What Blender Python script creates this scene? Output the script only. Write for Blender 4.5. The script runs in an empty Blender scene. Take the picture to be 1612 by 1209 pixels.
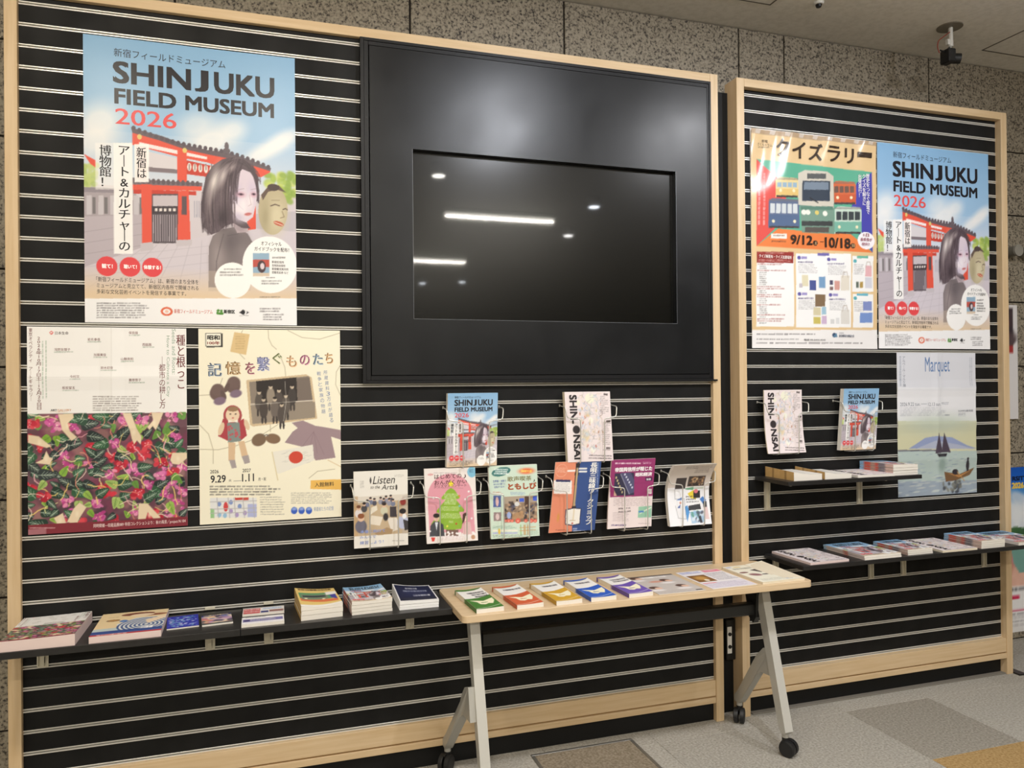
import bpy, bmesh, math, random
import numpy as np
from mathutils import Matrix, Vector

# ------------------------------------------------------------------ camera, world, lights, exposure
scene = bpy.context.scene
COL = scene.collection
CAM = Vector((-0.321, -3.0843, 1.5322))
R_ = Vector((0.95171188, -0.30684825, -0.00941488))
U_ = Vector((0.00764657, -0.00696448, 0.99994651))
F_ = Vector((0.30689741, 0.95173297, 0.00428184))
cd = bpy.data.cameras.new('camera'); cd.sensor_width = 36.0; cd.lens = 1213.24 * 36 / 1612
cd.clip_start = 0.05; cd.clip_end = 100
cam = bpy.data.objects.new('camera', cd); COL.objects.link(cam)
m = Matrix.Identity(4)
for i in range(3):
    m[i][0] = R_[i]; m[i][1] = U_[i]; m[i][2] = -F_[i]; m[i][3] = CAM[i]
cam.matrix_world = m
scene.camera = cam
w = bpy.data.worlds.new('room_air'); scene.world = w; w.use_nodes = True
w.node_tree.nodes['Background'].inputs[0].default_value = (0.9, 0.95, 1.0, 1)
w.node_tree.nodes['Background'].inputs[1].default_value = 0.0
vs = scene.view_settings
vs.view_transform = 'Standard'; vs.look = 'None'; vs.gamma = 1.0; vs.use_curve_mapping = False
vs.exposure = 0.0
try:
    scene.cycles.use_denoising = True
    scene.cycles.max_bounces = 8
    scene.cycles.sample_clamp_indirect = 4.0
except Exception:
    pass
CEIL = 3.41
SPOT_GAIN, DOWN_GAIN, TUBE_GAIN = 1.12, 1.8, 2.6
# wall-washing ceiling spotlights: x, y, aim x, aim z, watts, colour
SPOTS = [(-1.15, -1.95, -0.9, 1.35, 74, (1.0, 0.90, 0.75)),
         (-0.27, -2.06, 0.0, 1.35, 82, (1.0, 0.91, 0.78)),
         (1.16, -1.87, 1.1, 1.4, 116, (0.90, 0.93, 1.0)),
         (2.45, -1.75, 2.4, 1.35, 86, (0.95, 0.96, 1.0)),
         (3.55, -2.30, 3.2, 1.35, 62, (0.97, 0.97, 1.0))]
# small downlights over the room behind the camera, mirrored in the screen
DOWN = [(2.81, -3.92, 26, (0.86, 0.92, 1.0)), (3.11, -5.34, 22, (1.0, 0.98, 0.95)),
        (1.09, -3.24, 22, (1.0, 0.97, 0.88)), (2.26, -9.83, 22, (1, 1, 1)), (2.88, -9.52, 22, (1, 1, 1)),
        (-1.6, -4.2, 22, (1, 0.95, 0.85))]
# fluorescent tubes: x0, x1, y, watts
TUBES = [(1.50, 2.70, -4.76, 22), (1.25, 2.45, -7.65, 22), (-1.6, -0.4, -4.76, 22), (-1.6, -0.4, -7.65, 22),
         (-4.6, -3.4, -4.76, 22), (-4.6, -3.4, -7.65, 22), (-1.6, -0.4, -11.4, 22)]

# ------------------------------------------------------------------ helpers
rnd = random.Random(7)
def lin(c):
    c = c / 255.0
    return c / 12.92 if c <= 0.04045 else ((c + 0.055) / 1.055) ** 2.4
def L3(c): return (lin(c[0]), lin(c[1]), lin(c[2]), 1.0)

MATS = {}
def mat(name, rgb, rough=0.5, metal=0.0, spec=0.5, emit=None, es=0.0):
    if name in MATS: return MATS[name]
    mt = bpy.data.materials.new(name); mt.use_nodes = True
    b = mt.node_tree.nodes['Principled BSDF']
    b.inputs['Base Color'].default_value = L3(rgb)
    b.inputs['Roughness'].default_value = rough
    b.inputs['Metallic'].default_value = metal
    b.inputs['Specular IOR Level'].default_value = spec
    if emit:
        b.inputs['Emission Color'].default_value = (*emit, 1); b.inputs['Emission Strength'].default_value = es
    MATS[name] = mt
    return mt
def nodes(mt): return mt.node_tree.nodes, mt.node_tree.links, mt.node_tree.nodes['Principled BSDF']
def noise_mix(mt, c0, c1, scale, detail=3.0, lo=0.4, hi=0.6, mapping=(1, 1, 1), bump=0.0, bump_scale=None, rough=None):
    N, Lk, b = nodes(mt)
    tc = N.new('ShaderNodeTexCoord'); mp = N.new('ShaderNodeMapping'); mp.inputs['Scale'].default_value = mapping
    Lk.new(tc.outputs['Object'], mp.inputs['Vector'])
    nz = N.new('ShaderNodeTexNoise'); nz.inputs['Scale'].default_value = scale; nz.inputs['Detail'].default_value = detail
    Lk.new(mp.outputs[0], nz.inputs['Vector'])
    cr = N.new('ShaderNodeValToRGB')
    cr.color_ramp.elements[0].position = lo; cr.color_ramp.elements[0].color = L3(c0)
    cr.color_ramp.elements[1].position = hi; cr.color_ramp.elements[1].color = L3(c1)
    Lk.new(nz.outputs['Fac'], cr.inputs[0]); Lk.new(cr.outputs[0], b.inputs['Base Color'])
    if bump:
        bp = N.new('ShaderNodeBump'); bp.inputs['Strength'].default_value = bump; bp.inputs['Distance'].default_value = 0.004
        n2 = nz
        if bump_scale:
            n2 = N.new('ShaderNodeTexNoise'); n2.inputs['Scale'].default_value = bump_scale; n2.inputs['Detail'].default_value = 2
            Lk.new(mp.outputs[0], n2.inputs['Vector'])
        Lk.new(n2.outputs['Fac'], bp.inputs['Height']); Lk.new(bp.outputs[0], b.inputs['Normal'])
    if rough:
        n3 = N.new('ShaderNodeTexNoise'); n3.inputs['Scale'].default_value = rough[2]; n3.inputs['Detail'].default_value = 4
        Lk.new(tc.outputs['Object'], n3.inputs['Vector'])
        mr = N.new('ShaderNodeMapRange'); mr.inputs[1].default_value = 0.3; mr.inputs[2].default_value = 0.7
        mr.inputs[3].default_value = rough[0]; mr.inputs[4].default_value = rough[1]
        Lk.new(n3.outputs['Fac'], mr.inputs[0]); Lk.new(mr.outputs[0], b.inputs['Roughness'])
    return mt

WOODV = noise_mix(mat('beech_vertical', (210, 183, 145), 0.42), (204, 175, 134), (216, 190, 153), 5.0, 4, 0.3, 0.7, (14, 14, 0.8))
WOODH = noise_mix(mat('beech_horizontal', (210, 183, 145), 0.42), (204, 175, 134), (216, 190, 153), 5.0, 4, 0.3, 0.7, (0.8, 14, 14))
WOODT = noise_mix(mat('beech_tabletop', (214, 188, 152), 0.38), (208, 181, 144), (218, 193, 158), 5.0, 4, 0.3, 0.7, (0.8, 12, 12))
BLACK = noise_mix(mat('black_board', (19, 19, 19), 0.6, 0, .22), (16, 16, 16), (22, 22, 22), 9, 3, rough=(0.5, 0.7, 6))
KICK = mat('black_kick', (16, 16, 16), 0.6, 0, .3)
PANEL = noise_mix(mat('black_satin_panel', (18, 19, 21), 0.33, 0, .36), (16, 17, 19), (22, 23, 25), 6, 4, 0.35, 0.65, rough=(0.28, 0.36, 4))
PANELF = mat('black_satin_edge', (22, 22, 24), 0.4, 0, .3)
ALU = mat('aluminium_rail', (230, 228, 222), 0.30, 0.4)
SCREEN = mat('dark_glass_screen', (9, 9, 7), 0.24, 0, 0.3)
SCREEN.node_tree.nodes['Principled BSDF'].inputs['Coat Weight'].default_value = 0.75
SCREEN.node_tree.nodes['Principled BSDF'].inputs['Coat Roughness'].default_value = 0.035
BEZEL = mat('black_bezel', (8, 8, 8), 0.4)
SHELF = noise_mix(mat('black_shelf', (32, 31, 31), 0.38), (30, 29, 29), (36, 35, 35), 30, 2)
BRKT = mat('nickel_bracket', (214, 208, 190), 0.4, 0.2)
SLOT = mat('bracket_slot', (20, 18, 16), 0.7)
WIRE = mat('chrome_wire', (214, 212, 204), 0.3, 0.55)
SILVER = mat('silver_leg', (186, 184, 177), 0.42, 0.35)
SILVERL = mat('silver_leg_face', (205, 203, 196), 0.40, 0.3)
BLKMET = mat('black_beam', (30, 31, 31), 0.28)
RUBBER = mat('black_caster', (24, 24, 25), 0.5)
PAGES = mat('paper_pages', (232, 226, 216), 0.8)
PAGEP = mat('paper_pages_pinkish', (226, 205, 200), 0.8)
PAGEC = mat('paper_pages_cream', (226, 214, 190), 0.8)
KRAFT = noise_mix(mat('kraft_cover', (203, 165, 107), 0.7), (196, 158, 100), (208, 171, 114), 60, 2)
WHITE = mat('white_plastic', (232, 230, 224), 0.4)
CEILM = noise_mix(mat('ceiling_board', (236, 231, 222), 0.9), (230, 225, 215), (240, 235, 226), 38, 4, 0.35, 0.6, bump=0.2)
ROOMW = mat('room_wall_paint', (196, 190, 178), 0.9)
GRAN = mat('granite', (150, 142, 126), 0.45)
def granite():
    N, Lk, b = nodes(GRAN)
    tc = N.new('ShaderNodeTexCoord')
    a = N.new('ShaderNodeTexNoise'); a.inputs['Scale'].default_value = 88; a.inputs['Detail'].default_value = 4; a.inputs['Roughness'].default_value = 0.62
    Lk.new(tc.outputs['Object'], a.inputs['Vector'])
    cr = N.new('ShaderNodeValToRGB'); e = cr.color_ramp.elements
    e[0].position = 0.37; e[0].color = L3((52, 46, 40)); e[1].position = 0.455; e[1].color = L3((134, 125, 109))
    k = cr.color_ramp.elements.new(0.60); k.color = L3((164, 154, 136))
    Lk.new(a.outputs['Fac'], cr.inputs[0]); Lk.new(cr.outputs[0], b.inputs['Base Color'])
granite()
GJOINT = mat('granite_joint', (36, 30, 25), 0.9)
def carpet(name, c, d=20):
    return noise_mix(mat(name, c, 0.95, 0, 0.1), tuple(max(0, v - d) for v in c), tuple(v + d for v in c), 105, 5, 0.30, 0.70, bump=0.6, bump_scale=200)
CARPETS = [carpet('carpet_grey', (164, 159, 149)), carpet('carpet_light_grey', (169, 164, 154)),
           carpet('carpet_dark_grey', (149, 143, 132)), carpet('carpet_gold', (168, 138, 92)), carpet('carpet_brown', (140, 122, 96))]
HATCHM = mat('hatch_metal', (150, 147, 140), 0.4, 0.7)

PRINT = {}
def print_mat(name, rough, spec=0.5, coat=0.0):
    if name in PRINT: return PRINT[name]
    mt = bpy.data.materials.new(name); mt.use_nodes = True
    N, Lk, b = nodes(mt)
    at = N.new('ShaderNodeVertexColor'); at.layer_name = 'ink'
    Lk.new(at.outputs[0], b.inputs['Base Color'])
    b.inputs['Roughness'].default_value = rough; b.inputs['Specular IOR Level'].default_value = spec
    b.inputs['Coat Weight'].default_value = coat; b.inputs['Coat Roughness'].default_value = 0.12
    PRINT[name] = mt
    return mt
P_MATTE = print_mat('printed_paper', 0.5, 0.35)
P_SATIN = print_mat('printed_satin_poster', 0.30, 0.15)
P_FILM = print_mat('printed_poster_in_film', 0.42, 0.2, 0.32)

def link(o, parent=None):
    COL.objects.link(o)
    if parent: o.parent = parent
    return o
def tag(o, label, cat, group=None):
    o['label'] = label; o['category'] = cat
    if group: o['group'] = group
    return o
def thing(name, label, cat, loc=(0, 0, 0), rotz=0.0, group=None):
    o = bpy.data.objects.new(name, None); o.empty_display_size = 0.05; COL.objects.link(o)
    o.location = loc; o.rotation_euler = (0, 0, rotz)
    return tag(o, label, cat, group)
def struct(o): o['kind'] = 'structure'; return o
def copy_tree(o, parent=None):
    c = o.copy(); COL.objects.link(c); c.parent = parent
    for ch in list(o.children): copy_tree(ch, c)
    return c

class MB:
    def __init__(s): s.v = []; s.f = []; s.mi = []; s.sm = []
    def add(s, vs, fs, mi=0, smooth=False):
        o = len(s.v); s.v += [tuple(p) for p in vs]
        for f in fs: s.f.append([o + i for i in f]); s.mi.append(mi); s.sm.append(smooth)
        return s
    def box(s, x0, x1, y0, y1, z0, z1, mi=0, c=0.0):
        if c <= 0:
            return s.add([(x0, y0, z0), (x1, y0, z0), (x1, y1, z0), (x0, y1, z0), (x0, y0, z1), (x1, y0, z1), (x1, y1, z1), (x0, y1, z1)],
                         [(0, 3, 2, 1), (4, 5, 6, 7), (0, 1, 5, 4), (1, 2, 6, 5), (2, 3, 7, 6), (3, 0, 4, 7)], mi)
        bm = bmesh.new(); r = bmesh.ops.create_cube(bm, size=1)
        for q in bm.verts: q.co = Vector((x0 + (q.co.x + .5) * (x1 - x0), y0 + (q.co.y + .5) * (y1 - y0), z0 + (q.co.z + .5) * (z1 - z0)))
        bmesh.ops.bevel(bm, geom=list(bm.edges), offset=c, segments=1, affect='EDGES')
        bm.verts.index_update()
        s.add([q.co[:] for q in bm.verts], [[q.index for q in f.verts] for f in bm.faces], mi); bm.free(); return s
    def prism(s, prof, axis, a, b, mi=0):
        # closed profile in the two remaining axes, extruded along axis between a and b
        n = len(prof)
        def P(t, q):
            if axis == 'x': return (t, q[0], q[1])
            if axis == 'y': return (q[0], t, q[1])
            return (q[0], q[1], t)
        vs = [P(a, q) for q in prof] + [P(b, q) for q in prof]
        fs = [(i, (i + 1) % n, n + (i + 1) % n, n + i) for i in range(n)] + [list(range(n))[::-1], list(range(n, 2 * n))]
        return s.add(vs, fs, mi)
    def cyl(s, c, r, d, h, n=20, mi=0, r2=None, smooth=True):
        # cylinder from centre c along direction d (vector), length h
        d = Vector(d).normalized(); c = Vector(c)
        a = d.orthogonal().normalized(); b = d.cross(a)
        r2 = r if r2 is None else r2
        vs = []
        for k, (rr, t) in enumerate(((r, 0), (r2, h))):
            for i in range(n):
                t_ = 2 * math.pi * i / n
                vs.append(tuple(c + d * t + (a * math.cos(t_) + b * math.sin(t_)) * rr))
        s.add(vs, [(i, (i + 1) % n, n + (i + 1) % n, n + i) for i in range(n)], mi, smooth)
        s.add(vs, [list(range(n))[::-1], list(range(n, 2 * n))], mi)
        return s
    def tube(s, pts, r, n=8, mi=0, bend=0.0):
        pts = [Vector(p) for p in pts]
        if bend > 0:
            q = [pts[0]]
            for i in range(1, len(pts) - 1):
                a, b, c = pts[i - 1], pts[i], pts[i + 1]
                u = (a - b); v = (c - b); t = min(bend, u.length * .45, v.length * .45)
                p0 = b + u.normalized() * t; p2 = b + v.normalized() * t
                for k in range(4):
                    f = k / 3; q.append((1 - f) ** 2 * p0 + 2 * f * (1 - f) * b + f * f * p2)
            q.append(pts[-1]); pts = q
        N = None; vs = []; m_ = len(pts)
        for i, p in enumerate(pts):
            d = (pts[min(i + 1, m_ - 1)] - pts[max(i - 1, 0)]).normalized()
            if N is None: N = d.orthogonal().normalized()
            else:
                N = N - d * N.dot(d)
                N = N.normalized() if N.length > 1e-6 else d.orthogonal().normalized()
            B = d.cross(N)
            for k in range(n):
                t = 2 * math.pi * k / n; vs.append(tuple(p + (N * math.cos(t) + B * math.sin(t)) * r))
        fs = [(i * n + k, i * n + (k + 1) % n, (i + 1) * n + (k + 1) % n, (i + 1) * n + k) for i in range(m_ - 1) for k in range(n)]
        s.add(vs, fs, mi, True); s.add(vs, [list(range(n))[::-1], [(m_ - 1) * n + k for k in range(n)]], mi)
        return s
    def mesh(s, name, mats):
        me = bpy.data.meshes.new(name); me.from_pydata(s.v, [], s.f)
        for q in (mats if isinstance(mats, (list, tuple)) else [mats]): me.materials.append(q)
        me.polygons.foreach_set('material_index', s.mi); me.polygons.foreach_set('use_smooth', s.sm)
        me.update(); return me
    def build(s, name, mats, parent=None):
        return link(bpy.data.objects.new(name, s.mesh(name, mats)), parent)
def box(name, x0, x1, y0, y1, z0, z1, mt, parent=None, c=0.0):
    return MB().box(x0, x1, y0, y1, z0, z1, 0, c).build(name, mt, parent)

# ------------------------------------------------------------------ printed sheets
# A sheet is a fine grid whose ink is a colour attribute; the lettering on it is real glyph geometry.
def mk_map(TL, TR, BR, BL):
    TL, TR, BR, BL = [np.array(p, float) for p in (TL, TR, BR, BL)]
    def f(x, y):
        u, v = .5, .5
        for _ in range(12):
            P = (1 - u) * (1 - v) * TL + u * (1 - v) * TR + u * v * BR + (1 - u) * v * BL
            du = (1 - v) * (TR - TL) + v * (BR - BL); dv = (1 - u) * (BL - TL) + u * (BR - TR)
            J = np.array([du, dv]).T; d = np.linalg.solve(J, np.array([x, y]) - P); u += d[0]; v += d[1]
        return u, v
    return f
class Ink:
    SS = 2
    def __init__(s, w, h, nx, bg=(255, 255, 255), corners=None, seed=1):
        s.w, s.h, s.nx = w, h, nx; s.ny = max(2, int(round(nx * h / w)))
        s.W = (s.nx + 1) * s.SS; s.H = (s.ny + 1) * s.SS
        s.a = np.empty((s.H, s.W, 3), np.float32); s.a[:] = bg
        s.m = mk_map(*corners) if corners else (lambda x, y: (x, y))
        if corners:
            c = [np.array(p, float) for p in corners]
            s.zw = (np.linalg.norm(c[1] - c[0]) + np.linalg.norm(c[2] - c[3])) / 2
            s.zh = (np.linalg.norm(c[3] - c[0]) + np.linalg.norm(c[2] - c[1])) / 2
        else: s.zw = s.zh = 1.0
        s.txt = []; s.r = np.random.RandomState(seed)
    def px(s, p):
        u, v = s.m(*p); return u * s.W, v * s.H
    def _bb(s, x0, x1, y0, y1):
        x0 = max(0, int(math.floor(x0))); y0 = max(0, int(math.floor(y0)))
        x1 = min(s.W, int(math.ceil(x1)) + 1); y1 = min(s.H, int(math.ceil(y1)) + 1)
        if x1 <= x0 or y1 <= y0: return None
        Y, X = np.mgrid[y0:y1, x0:x1]
        return slice(y0, y1), slice(x0, x1), X + .5, Y + .5
    def _put(s, sy, sx, k, c):
        c = np.array(c, np.float32); k = k[..., None].astype(np.float32)
        s.a[sy, sx] = s.a[sy, sx] * (1 - k) + c * k
    def polypx(s, P, c, a=1.0):
        xs = [p[0] for p in P]; ys = [p[1] for p in P]
        b = s._bb(min(xs), max(xs), min(ys), max(ys))
        if b is None: return s
        sy, sx, X, Y = b; ins = np.zeros(X.shape, bool); n = len(P)
        for i in range(n):
            (x0, y0), (x1, y1) = P[i], P[(i + 1) % n]
            if y0 == y1: continue
            ins ^= ((y0 > Y) != (y1 > Y)) & (X < (x1 - x0) * (Y - y0) / (y1 - y0) + x0)
        s._put(sy, sx, ins * a, c); return s
    def poly(s, P, c, a=1.0): return s.polypx([s.px(p) for p in P], c, a)
    def rect(s, x0, y0, x1, y1, c, a=1.0): return s.poly([(x0, y0), (x1, y0), (x1, y1), (x0, y1)], c, a)
    def ell(s, x, y, rx, ry, c, soft=0.0, rot=0.0, a=1.0):
        X0, Y0 = s.px((x, y)); RX = rx / s.zw * s.W; RY = ry / s.zh * s.H; k = max(RX, RY) * (1 + soft)
        b = s._bb(X0 - k, X0 + k, Y0 - k, Y0 + k)
        if b is None: return s
        sy, sx, X, Y = b; dx, dy = X - X0, Y - Y0
        ca, sa = math.cos(rot), math.sin(rot); p = (dx * ca + dy * sa) / RX; q = (-dx * sa + dy * ca) / RY
        d = np.sqrt(p * p + q * q)
        kk = (d < 1).astype(float) if soft <= 0 else np.clip((1 + soft - d) / (2 * soft), 0, 1) ** 1.5
        s._put(sy, sx, kk * a, c); return s
    def line(s, P, wd, c, a=1.0):
        Q = [s.px(p) for p in P]; r = max(0.5, wd / s.zw * s.W / 2)
        for (x0, y0), (x1, y1) in zip(Q[:-1], Q[1:]):
            b = s._bb(min(x0, x1) - r, max(x0, x1) + r, min(y0, y1) - r, max(y0, y1) + r)
            if b is None: continue
            sy, sx, X, Y = b; dx, dy = x1 - x0, y1 - y0; l2 = dx * dx + dy * dy + 1e-9
            t = np.clip(((X - x0) * dx + (Y - y0) * dy) / l2, 0, 1)
            d = np.hypot(X - x0 - t * dx, Y - y0 - t * dy)
            s._put(sy, sx, np.clip(r + .5 - d, 0, 1) * a, c)
        return s
    def vgrad(s, v0, v1, c0, c1):
        y0, y1 = int(v0 * s.H), int(v1 * s.H)
        t = np.linspace(0, 1, max(1, y1 - y0))[:, None, None]
        s.a[y0:y1] = np.array(c0) * (1 - t) + np.array(c1) * t; return s
    def grain(s, amt, cell=6):
        g = s.r.rand(s.H // cell + 2, s.W // cell + 2)
        yy = np.linspace(0, g.shape[0] - 1.01, s.H); xx = np.linspace(0, g.shape[1] - 1.01, s.W)
        yi = yy.astype(int); xi = xx.astype(int); fy = (yy - yi)[:, None]; fx = (xx - xi)[None]
        G = (g[yi][:, xi] * (1 - fy) * (1 - fx) + g[yi + 1][:, xi] * fy * (1 - fx) + g[yi][:, xi + 1] * (1 - fy) * fx + g[yi + 1][:, xi + 1] * fy * fx)
        s.a += ((G - .5) * 2 * amt)[..., None]; return s
    def small(s, x0, y0, x1, y1, n, c, a=.75, fill=.55, jag=.2):
        # rows of print too small to read
        for i in range(n):
            h = (y1 - y0) / n; ya = y0 + i * h; x = x0; end = x1 - (x1 - x0) * jag * s.r.rand()
            while x < end:
                l = (x1 - x0) * s.r.uniform(.03, .13); s.rect(x, ya, min(x + l, end), ya + h * fill, c, a * s.r.uniform(.6, 1)); x += l + (x1 - x0) * s.r.uniform(.006, .02)
        return s
    def vsmall(s, x0, y0, x1, y1, n, c, a=.75, fill=.55):
        for i in range(n):
            wd = (x1 - x0) / n; xa = x0 + i * wd; y = y0
            while y < y1:
                l = (y1 - y0) * s.r.uniform(.03, .1); s.rect(xa, y, xa + wd * fill, min(y + l, y1), c, a * s.r.uniform(.6, 1)); y += l + (y1 - y0) * .012
        return s
    def blobs(s, x0, y0, x1, y1, n, cols, r0, r1, a=.8, soft=.3):
        for i in range(n):
            s.ell(s.r.uniform(x0, x1), s.r.uniform(y0, y1), s.r.uniform(r0, r1), s.r.uniform(r0, r1), cols[s.r.randint(len(cols))], soft, s.r.uniform(0, 3), a)
        return s
    # lettering requests; box in layout coordinates or (uv=True) sheet fractions
    def T(s, t, x0, y0, x1, y1, c, bold=0.0, rot=0, uv=False, vert=False, sk=0.0):
        if not uv:
            u0, v0 = s.m(x0, (y0 + y1) / 2)[0], s.m((x0 + x1) / 2, y0)[1]
            u1, v1 = s.m(x1, (y0 + y1) / 2)[0], s.m((x0 + x1) / 2, y1)[1]
        else: u0, v0, u1, v1 = x0, y0, x1, y1
        if vert: t = '\n'.join(t.replace('ー', '｜').replace('―', '｜'))
        s.txt.append((t, u0, v0, u1, v1, c, bold, rot, sk)); return s
    def colours(s):
        k = s.a.reshape(s.ny + 1, s.SS, s.nx + 1, s.SS, 3).mean(axis=(1, 3)) / 255.0
        k = np.clip(k, 0, 1); k = np.where(k <= .04045, k / 12.92, ((k + .055) / 1.055) ** 2.4)
        return k

def grid_mesh(name, co, col, mt):
    ny, nx = co.shape[0] - 1, co.shape[1] - 1
    me = bpy.data.meshes.new(name); nv = (nx + 1) * (ny + 1)
    me.vertices.add(nv); me.vertices.foreach_set('co', co.reshape(-1).astype(np.float32))
    i = (np.arange(ny)[:, None] * (nx + 1) + np.arange(nx)[None]).reshape(-1)
    q = np.stack([i + nx + 1, i + nx + 2, i + 1, i], 1).astype(np.int32)
    me.loops.add(q.size); me.loops.foreach_set('vertex_index', q.reshape(-1))
    me.polygons.add(len(q)); me.polygons.foreach_set('loop_start', np.arange(0, q.size, 4, dtype=np.int32))
    me.polygons.foreach_set('use_smooth', np.ones(len(q), bool))
    me.update(calc_edges=True)
    at = me.color_attributes.new('ink', 'FLOAT_COLOR', 'POINT')
    rgba = np.ones((nv, 4), np.float32); rgba[:, :3] = col.reshape(-1, 3)
    at.data.foreach_set('color', rgba.reshape(-1))
    me.materials.append(mt); return me
INK_MESH = []
def sheet(name, ink, f, mt, parent=None):
    """f(u,v) arrays -> xyz arrays in the parent's space; v runs from top to bottom"""
    U, V = np.meshgrid(np.linspace(0, 1, ink.nx + 1), np.linspace(0, 1, ink.ny + 1))
    co = np.stack(f(U, V), -1)
    return link(bpy.data.objects.new(name, grid_mesh(name, co, ink.colours(), mt)), parent)
TEXT = []   # (ink, f, lift direction, parent, material)
def lettering(ink, f, lift, mt, parent):
    if ink.txt: TEXT.append((ink, f, lift, mt, parent))
def build_lettering():
    tmp = bpy.data.collections.new('tmp'); COL.children.link(tmp); cache = {}
    for ink, f, lift, mt, parent in TEXT:
        for t in ink.txt:
            k = t[0]
            if k in cache: continue
            cu = bpy.data.curves.new('t', 'FONT'); cu.body = t[0]; cu.size = 1.0
            cu.resolution_u = 3 if len(t[0]) < 16 else 2; cu.fill_mode = 'FRONT'; cu.space_line = 0.92 if '\n' in t[0] else 1.0
            if '\n' in t[0] and all(len(q) <= 1 for q in t[0].split('\n')): cu.align_x = 'CENTER'
            o = bpy.data.objects.new('t', cu); tmp.objects.link(o); cache[k] = o
    bpy.context.view_layer.update(); dg = bpy.context.evaluated_depsgraph_get()
    for k, o in list(cache.items()):
        me = bpy.data.meshes.new_from_object(o.evaluated_get(dg))
        n = len(me.vertices); co = np.zeros(n * 3, np.float32); me.vertices.foreach_get('co', co)
        me.calc_loop_triangles(); tr = np.zeros(len(me.loop_triangles) * 3, np.int32); me.loop_triangles.foreach_get('vertices', tr)
        cache[k] = (co.reshape(-1, 3)[:, :2].copy(), tr.reshape(-1, 3).copy()); bpy.data.meshes.remove(me)
        cu = o.data; bpy.data.objects.remove(o); bpy.data.curves.remove(cu)
    bpy.data.collections.remove(tmp)
    def emit(V, Tn, Cc, mt, parent, name):
        V = np.concatenate(V); Tn = np.concatenate(Tn); Cc = np.concatenate(Cc).astype(np.float32)
        me = bpy.data.meshes.new(name); me.from_pydata(V.tolist(), [], Tn.tolist())
        at = me.color_attributes.new('ink', 'FLOAT_COLOR', 'POINT'); at.data.foreach_set('color', Cc.reshape(-1))
        me.materials.append(mt); me.update()
        return link(bpy.data.objects.new(name, me), parent)
    for ink, f, lift, mt, parent in TEXT:
        SV, ST, SC, soff = [], [], [], 0
        for (t, u0, v0, u1, v1, c, bold, rot, sk) in ink.txt:
            co, tr = cache[t]
            if len(co) == 0: continue
            x, y = co[:, 0].copy(), co[:, 1].copy()
            if sk: x = x + sk * y
            if rot == 90: x, y = y, -x      # reads downwards
            sx, sy = max(1e-6, x.max() - x.min()), max(1e-6, y.max() - y.min())
            x = (x - x.min()) / sx; y = (y - y.min()) / sy
            big = (v1 - v0) * ink.h > .012 and (u1 - u0) * ink.w > .012
            V, Tn, Cc, off = [], [], [], 0
            b_ = bold * 1.3
            offs = [(0, 0)] if b_ < .009 else ([(-b_, 0), (b_, 0)] if (b_ < .016 or not big) else [(-b_, -b_ * .7), (b_, -b_ * .7), (-b_, b_ * .7), (b_, b_ * .7)])
            for q, (ox, oy) in enumerate(offs):
                X = np.clip(x * (1 - 2 * b_ / sx) + b_ / sx + ox / sx, 0, 1); Y = np.clip(y * (1 - 2 * b_ / sy) + b_ / sy + oy / sy, 0, 1)
                P = np.stack(f(u0 + (u1 - u0) * X, v1 - (v1 - v0) * Y), -1) + np.array(lift) * (1 + .06 * q)
                V.append(P); Tn.append(tr + off); off += len(P); Cc.append(np.tile(np.array(L3(c)), (len(P), 1)))
            if big: emit(V, Tn, Cc, mt, parent, 'lettering')
            else:
                for P, q in zip(V, Tn): ST.append(q + soff)
                SV += V; SC += Cc; soff += off
        if SV: emit(SV, ST, SC, mt, parent, 'small_print')['kind'] = 'stuff'

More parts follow.
